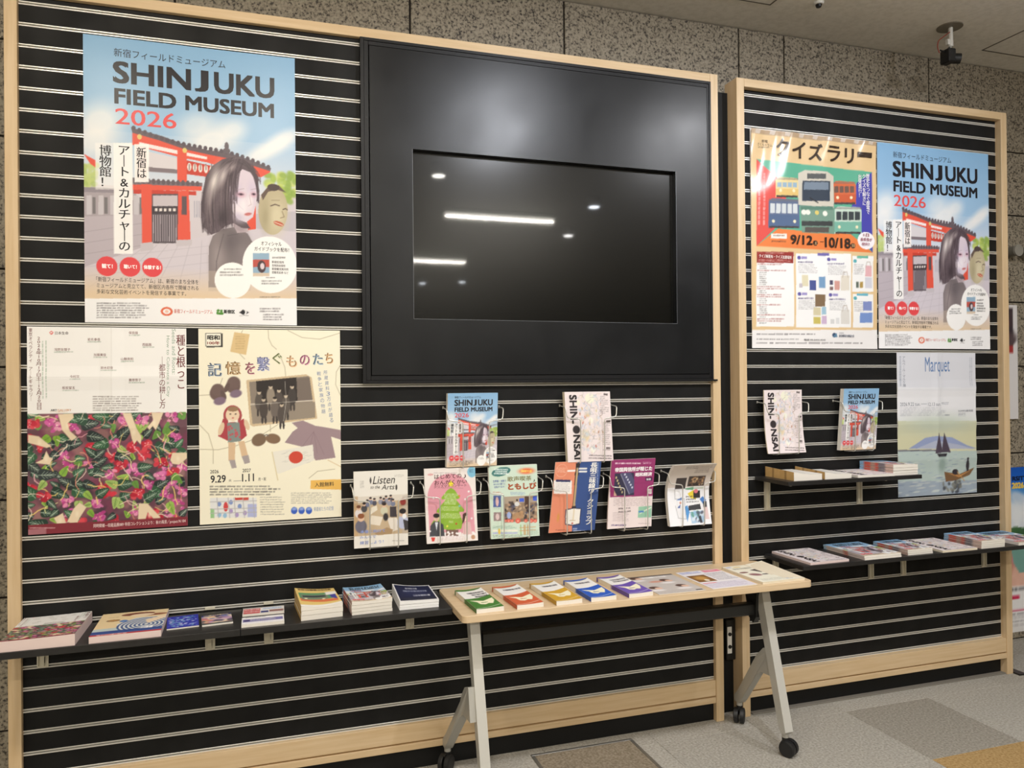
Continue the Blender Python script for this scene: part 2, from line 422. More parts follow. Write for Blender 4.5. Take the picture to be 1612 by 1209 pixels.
# ------------------------------------------------------------------ artwork of the prints
INKC = (38, 36, 40)
def art_gate(nx, w=.728, h=1.03, booklet=False):
    cs = [(115, -440), (1257, -298), (1266, 1148), (118, 1130)] if not booklet else [(115, -440), (1257, -298), (1266, 1012), (118, 998)]
    k = Ink(w, h, nx, corners=cs, seed=3); vs_ = 1.09 if booklet else 1.0
    k.vgrad(0, .33 * vs_, (134, 176, 212), (156, 190, 220)); k.vgrad(.33 * vs_, .52 * vs_, (168, 196, 222), (214, 216, 224))
    k.vgrad(.52 * vs_, 1.0, (208, 200, 206), (200, 192, 198))
    for x, y, rx, ry, a in ((780, 150, 160, 90, .8), (700, 60, 120, 70, .5), (1150, 170, 130, 45, .8), (1060, 220, 110, 40, .7), (200, 40, 130, 100, .75), (170, 140, 120, 90, .7), (900, 90, 90, 60, .6), (1200, 130, 90, 40, .6)):
        k.ell(x, y, rx, ry, (238, 236, 234), .55, -.5, a)
    # trees, side walls, ground
    k.blobs(1095, 325, 1262, 480, 60, [(168, 190, 92), (196, 206, 112), (142, 168, 84)], 14, 30, .8)
    k.blobs(112, 270, 180, 400, 26, [(170, 190, 110), (190, 204, 130)], 12, 24, .8)
    k.poly([(115, 410), (380, 420), (420, 560), (115, 560)], (170, 160, 166)); k.poly([(115, 395), (400, 405), (400, 430), (115, 422)], (146, 138, 146))
    for x in range(130, 400, 60): k.rect(x, 440, x + 26, 545, (196, 190, 196)); k.rect(x + 30, 450, x + 46, 540, (120, 116, 118))
    k.poly([(115, 555), (420, 545), (420, 730), (115, 830)], (184, 174, 182)); k.poly([(1000, 545), (1262, 530), (1262, 640), (1000, 650)], (190, 184, 192))
    for y in (600, 660, 720): k.line([(115, y + 40), (420, y - 10)], 3, (164, 154, 162))
    k.poly([(115, 830), (420, 720), (1000, 620), (1262, 640), (1262, 980), (115, 980)], (206, 198, 206))
    for i in range(9): k.line([(115 + i * 120, 960), (430 + i * 60, 715 - i * 6)], 3, (178, 170, 180), .7)
    for y in (760, 800, 850, 905): k.line([(115, y + 30), (1000, y - 70)], 3, (182, 174, 184), .7)
    # main gate roof and beams
    RED, RED2, RF = (222, 90, 72), (196, 70, 58), (104, 92, 98)
    k.poly([(365, 95), (470, 120), (640, 180), (800, 215), (900, 230), (1115, 300), (1112, 318), (1060, 345), (880, 300), (760, 262), (620, 235), (365, 165)], RED)
    k.poly([(358, 70), (400, 85), (520, 118), (640, 165), (780, 198), (860, 205), (1000, 250), (1118, 296), (1112, 312), (900, 246), (780, 222), (640, 190), (500, 140), (365, 100)], RF)
    for i in range(26):
        t = i / 25; x = 372 + t * 730; y = 72 + t * 215 + 14 * math.sin(t * 6.28) - 6; k.ell(x, y + 8, 11, 12, (92, 82, 90))
    k.ell(868, 176, 12, 24, (104, 94, 100)); k.ell(868, 200, 20, 16, (104, 94, 100))
    k.poly([(400, 150), (600, 196), (760, 232), (760, 246), (600, 216), (400, 172)], (240, 226, 226)); k.poly([(380, 168), (440, 175), (440, 380), (380, 380)], RED2)
    k.poly([(440, 200), (605, 240), (605, 320), (440, 300)], (214, 208, 212)); k.poly([(440, 285), (605, 300), (605, 322), (440, 310)], (128, 116, 122))
    k.poly([(600, 190), (650, 198), (650, 372), (600, 368)], RED); k.poly([(650, 250), (790, 282), (790, 345), (650, 325)], RED2)
    for i in range(5): k.ell(664 + i * 30, 286 + i * 4, 11, 22, (230, 220, 214)); k.line([(664 + i * 30, 272), (664 + i * 30, 302)], 5, (120, 100, 100))
    for x, y in ((402, 122), (640, 196), (445, 388), (655, 410)): k.ell(x, y, 12, 14, (220, 196, 120))
    k.poly([(118, 215), (178, 250), (178, 290), (150, 268)], RED); k.poly([(960, 300), (1030, 320), (1030, 625), (985, 630)], RED)
    # small gate with dark lattice door
    k.poly([(360, 350), (700, 372), (735, 372), (735, 395), (360, 380)], (120, 108, 114))
    for i in range(14): k.ell(370 + i * 26, 358 + i * 1.5, 10, 15, (100, 90, 96))
    k.poly([(350, 380), (730, 392), (730, 415), (350, 410)], RED); k.poly([(370, 408), (700, 418), (700, 440), (370, 430)], RED2)
    k.rect(462, 432, 606, 700, (92, 84, 90)); k.rect(470, 440, 600, 500, (196, 186, 192)); k.rect(462, 498, 604, 540, (70, 62, 68))
    for i in range(5): k.rect(480 + i * 24, 510, 494 + i * 24, 526, (222, 214, 210))
    for i in range(11): k.rect(470 + i * 12, 545, 474 + i * 12, 690, (178, 166, 174))
    k.poly([(410, 378), (464, 380), (464, 700), (412, 712)], RED); k.poly([(604, 415), (660, 415), (670, 690), (600, 690)], RED); k.rect(622, 445, 650, 545, (96, 82, 86))
    k.poly([(404, 700), (470, 692), (472, 735), (404, 745)], (196, 188, 194)); k.poly([(592, 682), (676, 680), (676, 712), (592, 718)], (196, 188, 194))
    for i in range(5): k.rect(690 + i * 12, 470, 694 + i * 12, 560, (150, 150, 168))
    # ground fades to sand
    y0, y1 = int(.86 * k.H * vs_ * (1 if not booklet else .985)), k.H
    t = np.clip((np.arange(k.H) - .80 * vs_ * k.H) / (.10 * k.H), 0, 1)[:, None, None]; k.a = (k.a * (1 - t) + np.array((222, 198, 168)) * t).astype(np.float32)
    # mask held beside the face
    k.ell(1128, 525, 84, 136, (184, 172, 142), 0, .06); k.ell(1150, 555, 54, 96, (212, 202, 172), .7, .06, .9); k.ell(1085, 560, 26, 80, (160, 150, 120), .7, .06, .6)
    k.poly([(1060, 440), (1100, 395), (1160, 388), (1205, 430), (1150, 412), (1100, 424), (1070, 470)], (104, 88, 80)); k.ell(1130, 400, 34, 20, (84, 72, 70))
    k.line([(1115, 500), (1140, 492), (1165, 500)], 6, (96, 80, 76)); k.line([(1185, 520), (1200, 515), (1210, 522)], 6, (96, 80, 76)); k.line([(1180, 530), (1192, 560), (1170, 566)], 5, (150, 134, 110))
    k.ell(1160, 596, 30, 12, (188, 92, 70), 0, .3); k.line([(1136, 588), (1184, 606)], 4, (236, 226, 210)); k.line([(1120, 470), (1165, 470)], 5, (140, 124, 104), .6)
    # person with a dark bob
    k.poly([(768, 720), (790, 660), (840, 625), (920, 612), (985, 650), (1025, 720), (1030, 860), (990, 940), (766, 940)], (126, 116, 118))
    k.ell(820, 770, 44, 120, (158, 146, 146), .7, .08, .8); k.ell(905, 690, 70, 70, (96, 88, 92), .7, 0, .7); k.ell(960, 760, 50, 90, (140, 130, 132), .7, -.2, .6); k.line([(850, 650), (830, 720), (810, 800), (808, 900)], 5, (92, 84, 88), .6); k.line([(870, 660), (930, 650)], 4, (90, 82, 86), .6)
    k.poly([(766, 850), (1000, 850), (1000, 960), (766, 960)], (196, 178, 160), .45)
    k.poly([(895, 585), (960, 595), (992, 640), (925, 645)], (190, 174, 180)); k.ell(940, 620, 40, 26, (150, 136, 142), .6, .3, .6)
    HB = (96, 84, 90)
    k.poly([(738, 420), (752, 340), (790, 280), (845, 245), (910, 232), (985, 258), (1032, 325), (1050, 415), (1042, 470), (1005, 500), (975, 585), (1000, 622), (950, 618), (905, 592), (862, 606), (820, 640), (780, 655), (760, 628), (732, 608), (752, 560), (728, 520)], HB)
    k.poly([(884, 400), (905, 350), (955, 300), (1010, 322), (1036, 415), (1034, 480), (1014, 560), (975, 588), (930, 572), (895, 520)], (216, 202, 214))
    k.ell(945, 500, 50, 76, (238, 230, 236), .6, 0, .9); k.ell(915, 430, 34, 60, (196, 182, 208), .7, 0, .7); k.ell(1010, 410, 26, 50, (204, 190, 212), .7, 0, .7); k.ell(930, 560, 36, 26, (186, 174, 196), .7, .3, .6); k.ell(1000, 470, 16, 40, (240, 232, 236), .7, 0, .8)
    rr = np.random.RandomState(5)
    for i in range(150):
        x0, y0 = 900 + rr.uniform(-18, 40), 242 + rr.uniform(-4, 18); e = rr.rand(); x1 = 735 + e * 175 + rr.uniform(-8, 8); y1 = 640 - e * 60 + rr.uniform(-50, 30)
        P = [((1 - t) ** 2 * x0 + 2 * t * (1 - t) * (x1 - 6 - 40 * (1 - e)) + t * t * x1, (1 - t) ** 2 * y0 + 2 * t * (1 - t) * (300 + 40 * e) + t * t * y1) for t in np.linspace(0, 1, 9)]
        k.line(P, rr.uniform(3, 7), [(78, 66, 72), (112, 98, 104), (128, 114, 118), (88, 76, 82), (66, 56, 62)][rr.randint(5)], .5)
    for i in range(40):
        e = rr.rand(); x0, y0 = 930 + rr.uniform(-10, 40), 246 + rr.uniform(-4, 16); x1 = 888 + e * 70 + (100 if e > .6 else 0); y1 = 400 + rr.uniform(-30, 90) - (60 if e > .6 else 0)
        P = [((1 - t) ** 2 * x0 + 2 * t * (1 - t) * (x0 * .4 + x1 * .6 + (30 if e > .6 else -14)) + t * t * x1, (1 - t) ** 2 * y0 + 2 * t * (1 - t) * 300 + t * t * y1) for t in np.linspace(0, 1, 8)]
        k.line(P, rr.uniform(3, 6), [(86, 74, 80), (104, 92, 98), (74, 62, 70)][rr.randint(3)], .65)
    for i in range(22): t = rr.rand(); k.line([(985 + rr.uniform(-10, 30), 275 + rr.uniform(-8, 20)), (1036 + rr.uniform(-8, 8), 360), (1044 + rr.uniform(-6, 6), 430 + rr.uniform(0, 60))], 4, (84, 72, 78), .6)
    k.ell(798, 365, 26, 84, (226, 216, 212), .8, .25, .9); k.ell(848, 335, 18, 56, (214, 202, 200), .8, .3, .8); k.ell(772, 470, 14, 70, (160, 146, 148), .8, .1, .6); k.ell(900, 290, 16, 30, (190, 176, 176), .8, .6, .6); k.ell(845, 560, 34, 60, (62, 52, 58), .7, .1, .7)
    for x, r in ((946, 22), (1018, 16)): k.ell(x, 438, r * 1.2, 16, (206, 158, 176), .6, 0, .8); k.ell(x, 436, r * .8, 6.5, (116, 90, 104), .3); k.ell(x + 1, 436, 5, 6, (60, 46, 58)); k.line([(x - r, 412), (x + r * .8, 406)], 4, (170, 148, 160), .7)
    k.line([(994, 440), (1004, 492), (988, 500)], 4, (196, 174, 184), .8); k.ell(986, 544, 21, 9, (206, 124, 122), .3, -.2); k.line([(968, 545), (1006, 540)], 2.5, (150, 84, 88), .8); k.line([(905, 470), (960, 520)], 3, (206, 196, 214), .7)
    # captions and round labels
    for x0, x1, y1 in ((375, 450, 368), (268, 365, 757), (176, 270, 408)): k.rect(x0, 155 if x0 < 300 else 162, x1, y1, (244, 242, 240), .94 if x0 > 200 else .55)
    k.ell(1110, 818, 156, 158, (246, 244, 242)); k.ell(900, 902, 101, 98, (246, 244, 242))
    k.rect(1012, 755, 1106, 880, (150, 178, 200)); k.rect(1012, 790, 1106, 830, (190, 90, 80)); k.ell(1062, 828, 24, 34, (84, 70, 74)); k.ell(1066, 826, 12, 18, (222, 206, 212)); k.rect(1012, 862, 1106, 880, (214, 196, 176))
    k.small(1122, 775, 1205, 792, 1, (90, 88, 90)); k.small(1085, 885, 1145, 895, 1, (120, 118, 120)); k.small(1060, 902, 1180, 930, 2, (120, 118, 120)); k.small(850, 838, 950, 850, 1, (120, 118, 120)); k.small(828, 854, 970, 884, 2, (110, 108, 110))
    for i, x in enumerate((232, 350, 466)): k.ell(x, 825 + 3 * i, 54, 52, (222, 78, 82))
    D = INKC
    k.T('新宿フィールドミュージアム', .136, .037 * vs_, .655, .067 * vs_, D, .005, uv=True)
    k.T('SHIN', .131, .081 * vs_, .490, .161 * vs_, D, .022, uv=True); k.T('J', .507, .081 * vs_, .573, .161 * vs_, D, .022, uv=True); k.T('UKU', .599, .081 * vs_, .896, .161 * vs_, D, .022, uv=True); k.T('FIELD', .137, .177 * vs_, .42, .233 * vs_, D, .024, uv=True); k.T('MUSEUM', .462, .177 * vs_, .893, .233 * vs_, D, .024, uv=True)
    k.T('2026', .14, .247 * vs_, .42, .304 * vs_, (222, 84, 84), .008, uv=True)
    k.T('新宿は', 384, 178, 436, 345, D, .01, vert=True); k.T('アート&カルチャーの', 290, 172, 352, 742, D, .01, vert=True); k.T('博物館！', 194, 165, 256, 392, D, .01, vert=True)
    k.T('観て！', 204, 812, 260, 838, (255, 250, 250), .03); k.T('聴いて！', 316, 816, 384, 840, (255, 250, 250), .03); k.T('体験する！', 420, 820, 510, 844, (255, 250, 250), .03)
    k.T('「新宿フィールドミュージアム」は、新宿のまち全体を', 176, 890, 712, 918, (60, 56, 58), .006); k.T('ミュージアムと見立てて、新宿区内各所で開催される', 178, 924, 712, 950, (60, 56, 58), .006); k.T('多彩な文化芸術イベントを発信する事業です。', 178, 956, 645, 982, (60, 56, 58), .006)
    k.T('オフィシャル', 1060, 694, 1178, 718, (70, 66, 68), .012); k.T('ガイドブックを配布！', 1022, 724, 1222, 748, (70, 66, 68), .012)
    for i, t_ in enumerate(('新宿区役所', '各特別出張所', '新宿観光案内所', '芸能花伝舎 など')): k.T(t_, 1122, 798 + i * 19, 1122 + (70, 78, 96, 96)[i], 812 + i * 19, (80, 76, 78), .012)
    if not booklet:
        k.rect(112, 1000, 1270, 1160, (240, 239, 240)); k.small(1050, 990, 1196, 1000, 1, (120, 112, 106))
        k.small(178, 1022, 455, 1112, 7, (110, 106, 110), .7); k.small(1050, 1052, 1170, 1080, 2, (120, 116, 120)); k.small(1070, 1084, 1200, 1124, 3, (120, 116, 120))
        k.ell(541, 1070, 32, 24, (222, 110, 80)); k.ell(541, 1070, 20, 14, (240, 239, 240)); k.ell(541, 1070, 10, 8, (236, 190, 170))
        k.T('新宿フィールドミュージアム', 580, 1060, 788, 1084, (206, 96, 80), .01); k.T('新宿区', 850, 1062, 912, 1084, (40, 40, 42), .03)
        for dx, dy in ((-10, -8), (8, -6), (0, 8), (12, 8), (-12, 6)): k.ell(828 + dx, 1074 + dy, 9, 7, (84, 140, 60), 0, dx)
        k.poly([(934, 1076), (962, 1060), (990, 1076), (962, 1092)], (60, 60, 62)); k.ell(962, 1074, 16, 15, (240, 239, 240)); k.ell(957, 1074, 11, 13, (50, 50, 52)); k.small(936, 1092, 992, 1098, 1, (110, 106, 110))
    return k

def art_roots(nx):
    k = Ink(.515, .728, nx, (240, 238, 236), [(80, 45), (946, 62), (950, 1130), (80, 1183)], 11)
    k.rect(75, 40, 955, 330, (243, 241, 239), .6)
    M, G = (112, 44, 46), (150, 172, 152)
    # painted thicket of leaves, blossoms and roots (a generic one)
    k.rect(70, 519, 960, 1190, (104, 70, 80)); r = k.r
    k.blobs(80, 545, 950, 1150, 200, [(92, 54, 70), (140, 84, 96), (64, 48, 60), (150, 110, 108), (120, 60, 84)], 20, 50, .75)
    def leaf(x, y, s_, a, c, vein):
        pts = [(math.cos(t) * s_ * (1 + .3 * math.cos(t)), math.sin(t) * s_ * .62 * (1 - .35 * math.cos(t))) for t in np.linspace(0, 6.28, 20)[:-1]]
        R = lambda p: (x + p[0] * math.cos(a) - p[1] * math.sin(a), y + p[0] * math.sin(a) + p[1] * math.cos(a))
        k.poly([R(p) for p in pts], c); k.line([R((-s_ * .65, 0)), R((s_ * 1.1, 0))], 3.4, vein, .8)
        for j in range(1, 5):
            for q in (-1, 1): k.line([R((-s_ * .6 + j * s_ * .26, 0)), R((-s_ * .35 + j * s_ * .32, q * s_ * (.46 - .07 * j)))], 2.6, vein, .7)
    def bloom(x, y, c, n=9, s_=12):
        k.blobs(x - 28, y - 22, x + 28, y + 22, n, c, s_ * .6, s_ * 1.3, .9, .15); k.blobs(x - 22, y - 18, x + 22, y + 18, 5, [(240, 180, 190), (250, 210, 214)], 2, 4, .8, .1)
    REDS, PINKS = [(190, 36, 58), (206, 52, 70), (170, 28, 50), (214, 74, 84)], [(196, 84, 150), (214, 120, 172), (180, 60, 130), (226, 150, 180), (206, 96, 160)]
    gx = [(x, y) for y in range(545, 1120, 52) for x in range(95, 950, 62)]; r.shuffle(gx)
    for i, (x, y) in enumerate(gx):
        x += r.uniform(-22, 22); y += r.uniform(-18, 18); t = r.rand()
        if t < .40: leaf(x, y, r.uniform(30, 56), r.uniform(-.9, .9) + (3.14 if r.rand() < .3 else 0), [(36, 58, 48), (44, 74, 56), (40, 50, 50), (50, 90, 62)][r.randint(4)], (206, 222, 200))
        elif t < .60: leaf(x, y, r.uniform(22, 38), r.uniform(0, 6.28), [(130, 172, 62), (152, 186, 84), (104, 150, 70), (166, 190, 110)][r.randint(4)], (96, 130, 56))
        elif t < .80: bloom(x, y, REDS, 10, 15)
        else: bloom(x, y, PINKS, 11, 12)
        if i % 2 == 0:
            P = [(x, y)]; a = r.uniform(0, 6.28)
            for j in range(6): a += r.uniform(-.7, .7); P.append((P[-1][0] + 17 * math.cos(a), P[-1][1] + 17 * math.sin(a)))
            k.line(P, r.uniform(3.5, 6), [(236, 206, 120), (236, 180, 186), (222, 140, 120), (226, 226, 160), (240, 220, 200)][r.randint(5)], .9)
    SK, SD = (228, 208, 178), (190, 160, 136)
    for P in ([(240, 525), (320, 522), (322, 545), (290, 575), (302, 615), (340, 650), (310, 670), (262, 610), (250, 560)], [(585, 520), (632, 520), (662, 600), (690, 650), (684, 690), (664, 668), (648, 690), (636, 660), (625, 610)], [(745, 518), (812, 518), (788, 575), (770, 612), (752, 590), (735, 612), (722, 596), (755, 560)], [(85, 636), (140, 645), (180, 680), (205, 700), (180, 708), (120, 690), (85, 680)], [(120, 790), (160, 770), (178, 725), (195, 760), (212, 765), (195, 800)], [(850, 775), (862, 735), (945, 735), (945, 765), (900, 800), (862, 795)], [(285, 1110), (318, 1040), (350, 1005), (388, 1030), (350, 1090), (335, 1125)], [(668, 1100), (672, 1010), (720, 1010), (790, 1080), (800, 1105), (770, 1110), (722, 1056), (705, 1112)], [(215, 1090), (262, 1062), (280, 1120), (240, 1135)]):
        k.poly(P, SK); k.line(P + [P[0]], 2.5, SD, .6)
        cx_ = sum(p[0] for p in P) / len(P); cy_ = sum(p[1] for p in P) / len(P); k.ell(cx_, cy_, 10, 16, (240, 226, 200), .6, 0, .7)
    k.poly([(70, 30), (960, 30), (960, 514), (70, 524)], (240, 238, 236)); k.rect(75, 40, 955, 330, (243, 241, 239), .6)
    k.poly([(78, 1128), (955, 1080), (955, 1140), (78, 1190)], (128, 44, 56)); k.rect(90, 1140, 222, 1146, (226, 200, 200), .6)
    k.poly([(78, 1152), (175, 1146), (175, 1182), (78, 1188)], (190, 150, 156), .6)
    k.line([(80, 325), (950, 325)], 4, (222, 219, 216)); k.line([(527, 50), (527, 520)], 4, (228, 225, 222))
    k.vsmall(160, 125, 192, 440, 2, G, .8, .4)
    k.poly([(208, 70), (220, 81), (208, 93), (197, 81)], (214, 60, 56)); k.ell(208, 81, 5, 5, (240, 238, 236))
    k.small(424, 428, 700, 514, 7, (120, 110, 108), .75, .45)
    k.T('種と根っこ', 888, 95, 940, 388, M, .008, vert=True); k.T('―都市の耕し方', 790, 212, 826, 495, M, .006, vert=True)
    k.T('Seeds and Roots:', 864, 64, 886, 310, G, 0, rot=90); k.T('How to Cultivate a City', 829, 100, 851, 432, G, 0, rot=90)
    k.T('東京オペラシティ　アートギャラリー', 89, 54, 109, 452, M, .004, vert=True); k.T('2026年10月17日土―12月20日日', 126, 102, 156, 500, M, .004, vert=True)
    k.T('日本生命', 226, 73, 297, 91, (90, 80, 80), .01); k.T('ART', 200, 497, 234, 509, (70, 60, 60), .03); k.T('GALLERY', 236, 497, 310, 509, (202, 140, 84), .01); k.small(200, 512, 300, 516, 1, (202, 150, 100))
    for t_, x, y in (('保良雄', 622, 75), ('岩名泰岳', 398, 110), ('西脇茜', 697, 140), ('浅野友理子', 221, 164), ('加藤美佳', 430, 194), ('山縣良和', 578, 217), ('鈴木初音', 468, 265), ('今村文', 304, 312), ('蓑原蓉子', 622, 332), ('板坂留五', 262, 373)):
        k.T(t_, x, y, x + 17 * len(t_), y + 16, (120, 66, 66), .006); k.small(x, y + 20, x + 22 * len(t_), y + 27, 1, (156, 170, 156), .8, .8)
    k.T('同時開催―収蔵品展089 寺田コレクションより：秋の風景／project N 104', 424, 1108, 938, 1132, (240, 214, 212), .008)
    return k

def art_memory(nx):
    C = (242, 236, 214)
    k = Ink(.515, .728, nx, C, [(52, 62), (840, 80), (838, 1112), (46, 1157)], 5)
    LN = (176, 166, 140)
    for P in ([(430, 75), (432, 120), (450, 160), (475, 182)], [(540, 78), (620, 118), (720, 128), (838, 95)], [(55, 435), (120, 432), (160, 390), (178, 340)], [(500, 230), (520, 280), (525, 330)], [(55, 600), (100, 650), (124, 740), (122, 815)], [(55, 735), (150, 738), (250, 715), (320, 690), (400, 650), (480, 598)], [(436, 600), (436, 640)], [(838, 275), (815, 310), (810, 380), (838, 440)], [(650, 898), (700, 860), (800, 848)], [(290, 75), (280, 95)], [(272, 205), (300, 235)]): k.line(P, 3.2, LN)
    k.line([(760, 798), (838, 836)], 3.2, (210, 180, 130))
    k.rect(95, 92, 182, 168, (52, 50, 46)); k.rect(90, 88, 175, 163, (246, 242, 226)); k.line([(92, 90), (173, 90), (173, 161), (92, 161), (92, 90)], 3, (60, 56, 52))
    k.poly([(245, 84), (328, 97), (307, 212), (221, 193)], (218, 190, 140)); k.small(250, 105, 305, 185, 6, (180, 150, 104), .5)
    # mittens
    for sx, (x, y), a in ((1, (148, 425), -.25), (-1, (235, 385), .15)):
        k.ell(x, y, 40, 40, (108, 88, 84), .1, a); k.ell(x + 4, y - 20, 36, 34, (112, 92, 88), .1); k.ell(x + (34 if sx > 0 else -34), y + 8, 13, 28, (100, 82, 78), .1, -.4 * sx); k.ell(x + 14, y + 42, 34, 22, (128, 108, 126), .15, -.25)
    # doll
    k.ell(230, 548, 50, 56, (168, 74, 78)); k.ell(230, 545, 37, 40, (230, 206, 178)); k.ell(232, 512, 30, 14, (150, 120, 90)); k.ell(218, 540, 5, 4, (90, 70, 60)); k.ell(246, 540, 5, 4, (90, 70, 60)); k.ell(232, 562, 6, 3, (190, 90, 80))
    k.poly([(178, 565), (215, 590), (250, 590), (290, 565), (306, 660), (270, 690), (205, 690), (150, 662)], (172, 66, 74)); k.poly([(200, 590), (266, 586), (274, 690), (204, 700)], (128, 140, 136))
    for i in range(16): k.ell(k.r.uniform(206, 268), k.r.uniform(596, 690), 6, 6, (186, 90, 96))
    k.poly([(205, 570), (232, 580), (258, 570), (258, 588), (232, 582), (205, 588)], (240, 232, 220)); k.ell(168, 622, 14, 36, (222, 196, 166), 0, .3); k.ell(306, 600, 13, 30, (222, 196, 166), 0, -.3)
    k.poly([(206, 695), (244, 700), (238, 800), (204, 800)], (214, 184, 150)); k.poly([(258, 692), (292, 690), (312, 775), (278, 785)], (214, 184, 150)); k.poly([(208, 795), (240, 795), (248, 838), (222, 842)], (166, 156, 156)); k.poly([(276, 775), (314, 768), (322, 810), (292, 818)], (166, 156, 156))
    # old group photograph
    k.poly([(306, 352), (640, 322), (672, 340), (702, 568), (340, 610), (324, 600)], (206, 184, 150)); k.poly([(322, 362), (655, 332), (690, 562), (338, 596)], (140, 128, 116))
    k.poly([(360, 358), (585, 338), (590, 470), (365, 480)], (52, 46, 44)); k.poly([(585, 345), (660, 338), (676, 465), (592, 475)], (120, 108, 100)); k.poly([(328, 492), (690, 475), (690, 562), (338, 596)], (150, 138, 124)); k.line([(328, 485), (684, 468)], 6, (206, 194, 178))
    for x, y, c in ((376, 430, (92, 84, 78)), (440, 400, (150, 138, 124)), (486, 420, (84, 76, 72)), (560, 400, (70, 64, 62)), (400, 470, (76, 68, 64)), (462, 470, (110, 100, 94)), (524, 450, (96, 88, 82)), (500, 500, (84, 76, 72))):
        k.ell(x, y + 44, 24, 52, c, .1); k.ell(x, y - 10, 11, 13, (196, 180, 160)); k.ell(x, y - 18, 11, 7, (50, 44, 42)); k.ell(x - 8, y + 104, 6, 22, (66, 60, 58)); k.ell(x + 10, y + 104, 6, 22, (66, 60, 58))
    k.line([(520, 360), (526, 470), (510, 580)], 2.5, (236, 230, 220), .7); k.line([(330, 490), (680, 465)], 2.5, (240, 236, 226), .7)
    # spectacle lenses, garment, flag
    k.ell(372, 684, 42, 34, (122, 100, 80), .08, -.5); k.ell(450, 678, 42, 28, (130, 104, 82), .08, .2); k.line([(400, 660), (416, 655), (424, 664)], 5, (110, 110, 110))
    k.poly([(555, 590), (620, 578), (690, 608), (720, 612), (838, 632), (838, 686), (780, 668), (805, 785), (690, 800), (640, 730), (515, 700), (560, 640), (590, 620)], (158, 136, 142))
    for x in (600, 650, 700, 740): k.line([(680, 640), (x, 760 - (700 - x) * .2)], 3, (138, 116, 124), .7)
    k.poly([(444, 752), (675, 712), (681, 800), (484, 872), (470, 870)], (232, 228, 216)); k.line([(444, 752), (474, 908)], 5, (214, 200, 160)); k.ell(577, 782, 40, 34, (204, 74, 58), 0, -.15)
    for i in range(20): x_, y_ = k.r.uniform(475, 650), k.r.uniform(750, 820); k.line([(x_, y_), (x_ + 22, y_ - 6)], 1.5, (150, 150, 150), .5)
    k.ell(577, 782, 40, 34, (204, 74, 58), 0, -.15)
    # print block at the foot
    k.small(102, 938, 492, 998, 4, (90, 88, 84), .7); k.small(374, 1000, 520, 1108, 8, (110, 108, 104), .55, .4); k.small(546, 978, 790, 1044, 6, (130, 128, 124), .6, .45)
    k.rect(104, 1005, 355, 1115, (226, 226, 226)); k.rect(104, 1065, 124, 1118, (150, 196, 140)); k.ell(187, 1055, 12, 26, (206, 70, 72)); k.rect(236, 1004, 312, 1018, (196, 70, 60)); k.rect(306, 1040, 355, 1112, (176, 182, 220))
    for x, y in ((152, 1040), (215, 1030), (262, 1052), (152, 1100), (182, 1104), (214, 1080), (246, 1100), (290, 1090)): k.ell(x, y, 11, 13, [(130, 150, 200), (170, 150, 200), (150, 190, 220)][k.r.randint(3)])
    for y in (1022, 1062, 1085): k.line([(104, y + 6), (355, y)], 4, (180, 178, 180))
    for x in (140, 200, 232, 280, 335): k.line([(x, 1005), (x + 8, 1116)], 4, (180, 178, 180))
    for x in (564, 606, 648): k.ell(x, 1077, 18, 20, (60, 96, 190)); k.ell(x, 1068, 15, 9, (140, 164, 222), .4)
    k.poly([(660, 910), (838, 904), (838, 962), (658, 958)], (234, 186, 96))
    cols = [(70, 84, 104), (130, 100, 60), (124, 70, 78), (92, 96, 132), (104, 110, 70), (148, 110, 70), (128, 72, 92), (72, 92, 110), (140, 104, 60)]
    for ch, (x0, y0, x1, y1), c in zip('記憶を繋ぐものたち', ((98, 252, 172, 328), (192, 245, 276, 320), (300, 250, 354, 318), (365, 220, 436, 300), (452, 200, 505, 262), (530, 215, 588, 280), (606, 212, 662, 270), (680, 206, 738, 268), (750, 202, 797, 262)), cols):
        k.T(ch, x0 + 3, y0 + 3, x1 + 3, y1 + 3, tuple(min(255, q + 95) for q in c), .012); k.T(ch, x0, y0, x1, y1, c, .012)
    k.T('昭和', 98, 98, 166, 126, (50, 48, 46), .03); k.T('100年', 98, 132, 166, 152, (140, 60, 50), .02)
    [k.T(ch, 742 + 3.6 * i, 300 + 29.5 * i, 764 + 3.6 * i, 323 + 29.5 * i, (132, 146, 180), .004) for i, ch in enumerate('所蔵資料3万点が語る')]
    [k.T(ch, 703 + 3.6 * i, 306 + 30 * i, 726 + 3.6 * i, 329 + 30 * i, (132, 146, 180), .004) for i, ch in enumerate('戦争と家族の物語')]
    k.T('2026', 104, 850, 150, 870, (60, 58, 58), .01); k.T('9.29', 106, 880, 188, 922, (60, 58, 58), .015); k.T('火', 203, 902, 219, 917, (60, 58, 58), .01); k.T('2027', 279, 844, 325, 864, (60, 58, 58), .01); k.T('1.11', 276, 872, 342, 916, (60, 58, 58), .015); k.T('月・祝', 365, 893, 408, 912, (60, 58, 58), .01)
    k.line([(232, 912), (272, 910)], 2.5, (120, 118, 116)); k.T('入館無料', 684, 920, 796, 946, (70, 62, 50), .01); k.T('帰還者たちの記憶', 676, 1056, 792, 1080, (150, 166, 200), .0)
    return k

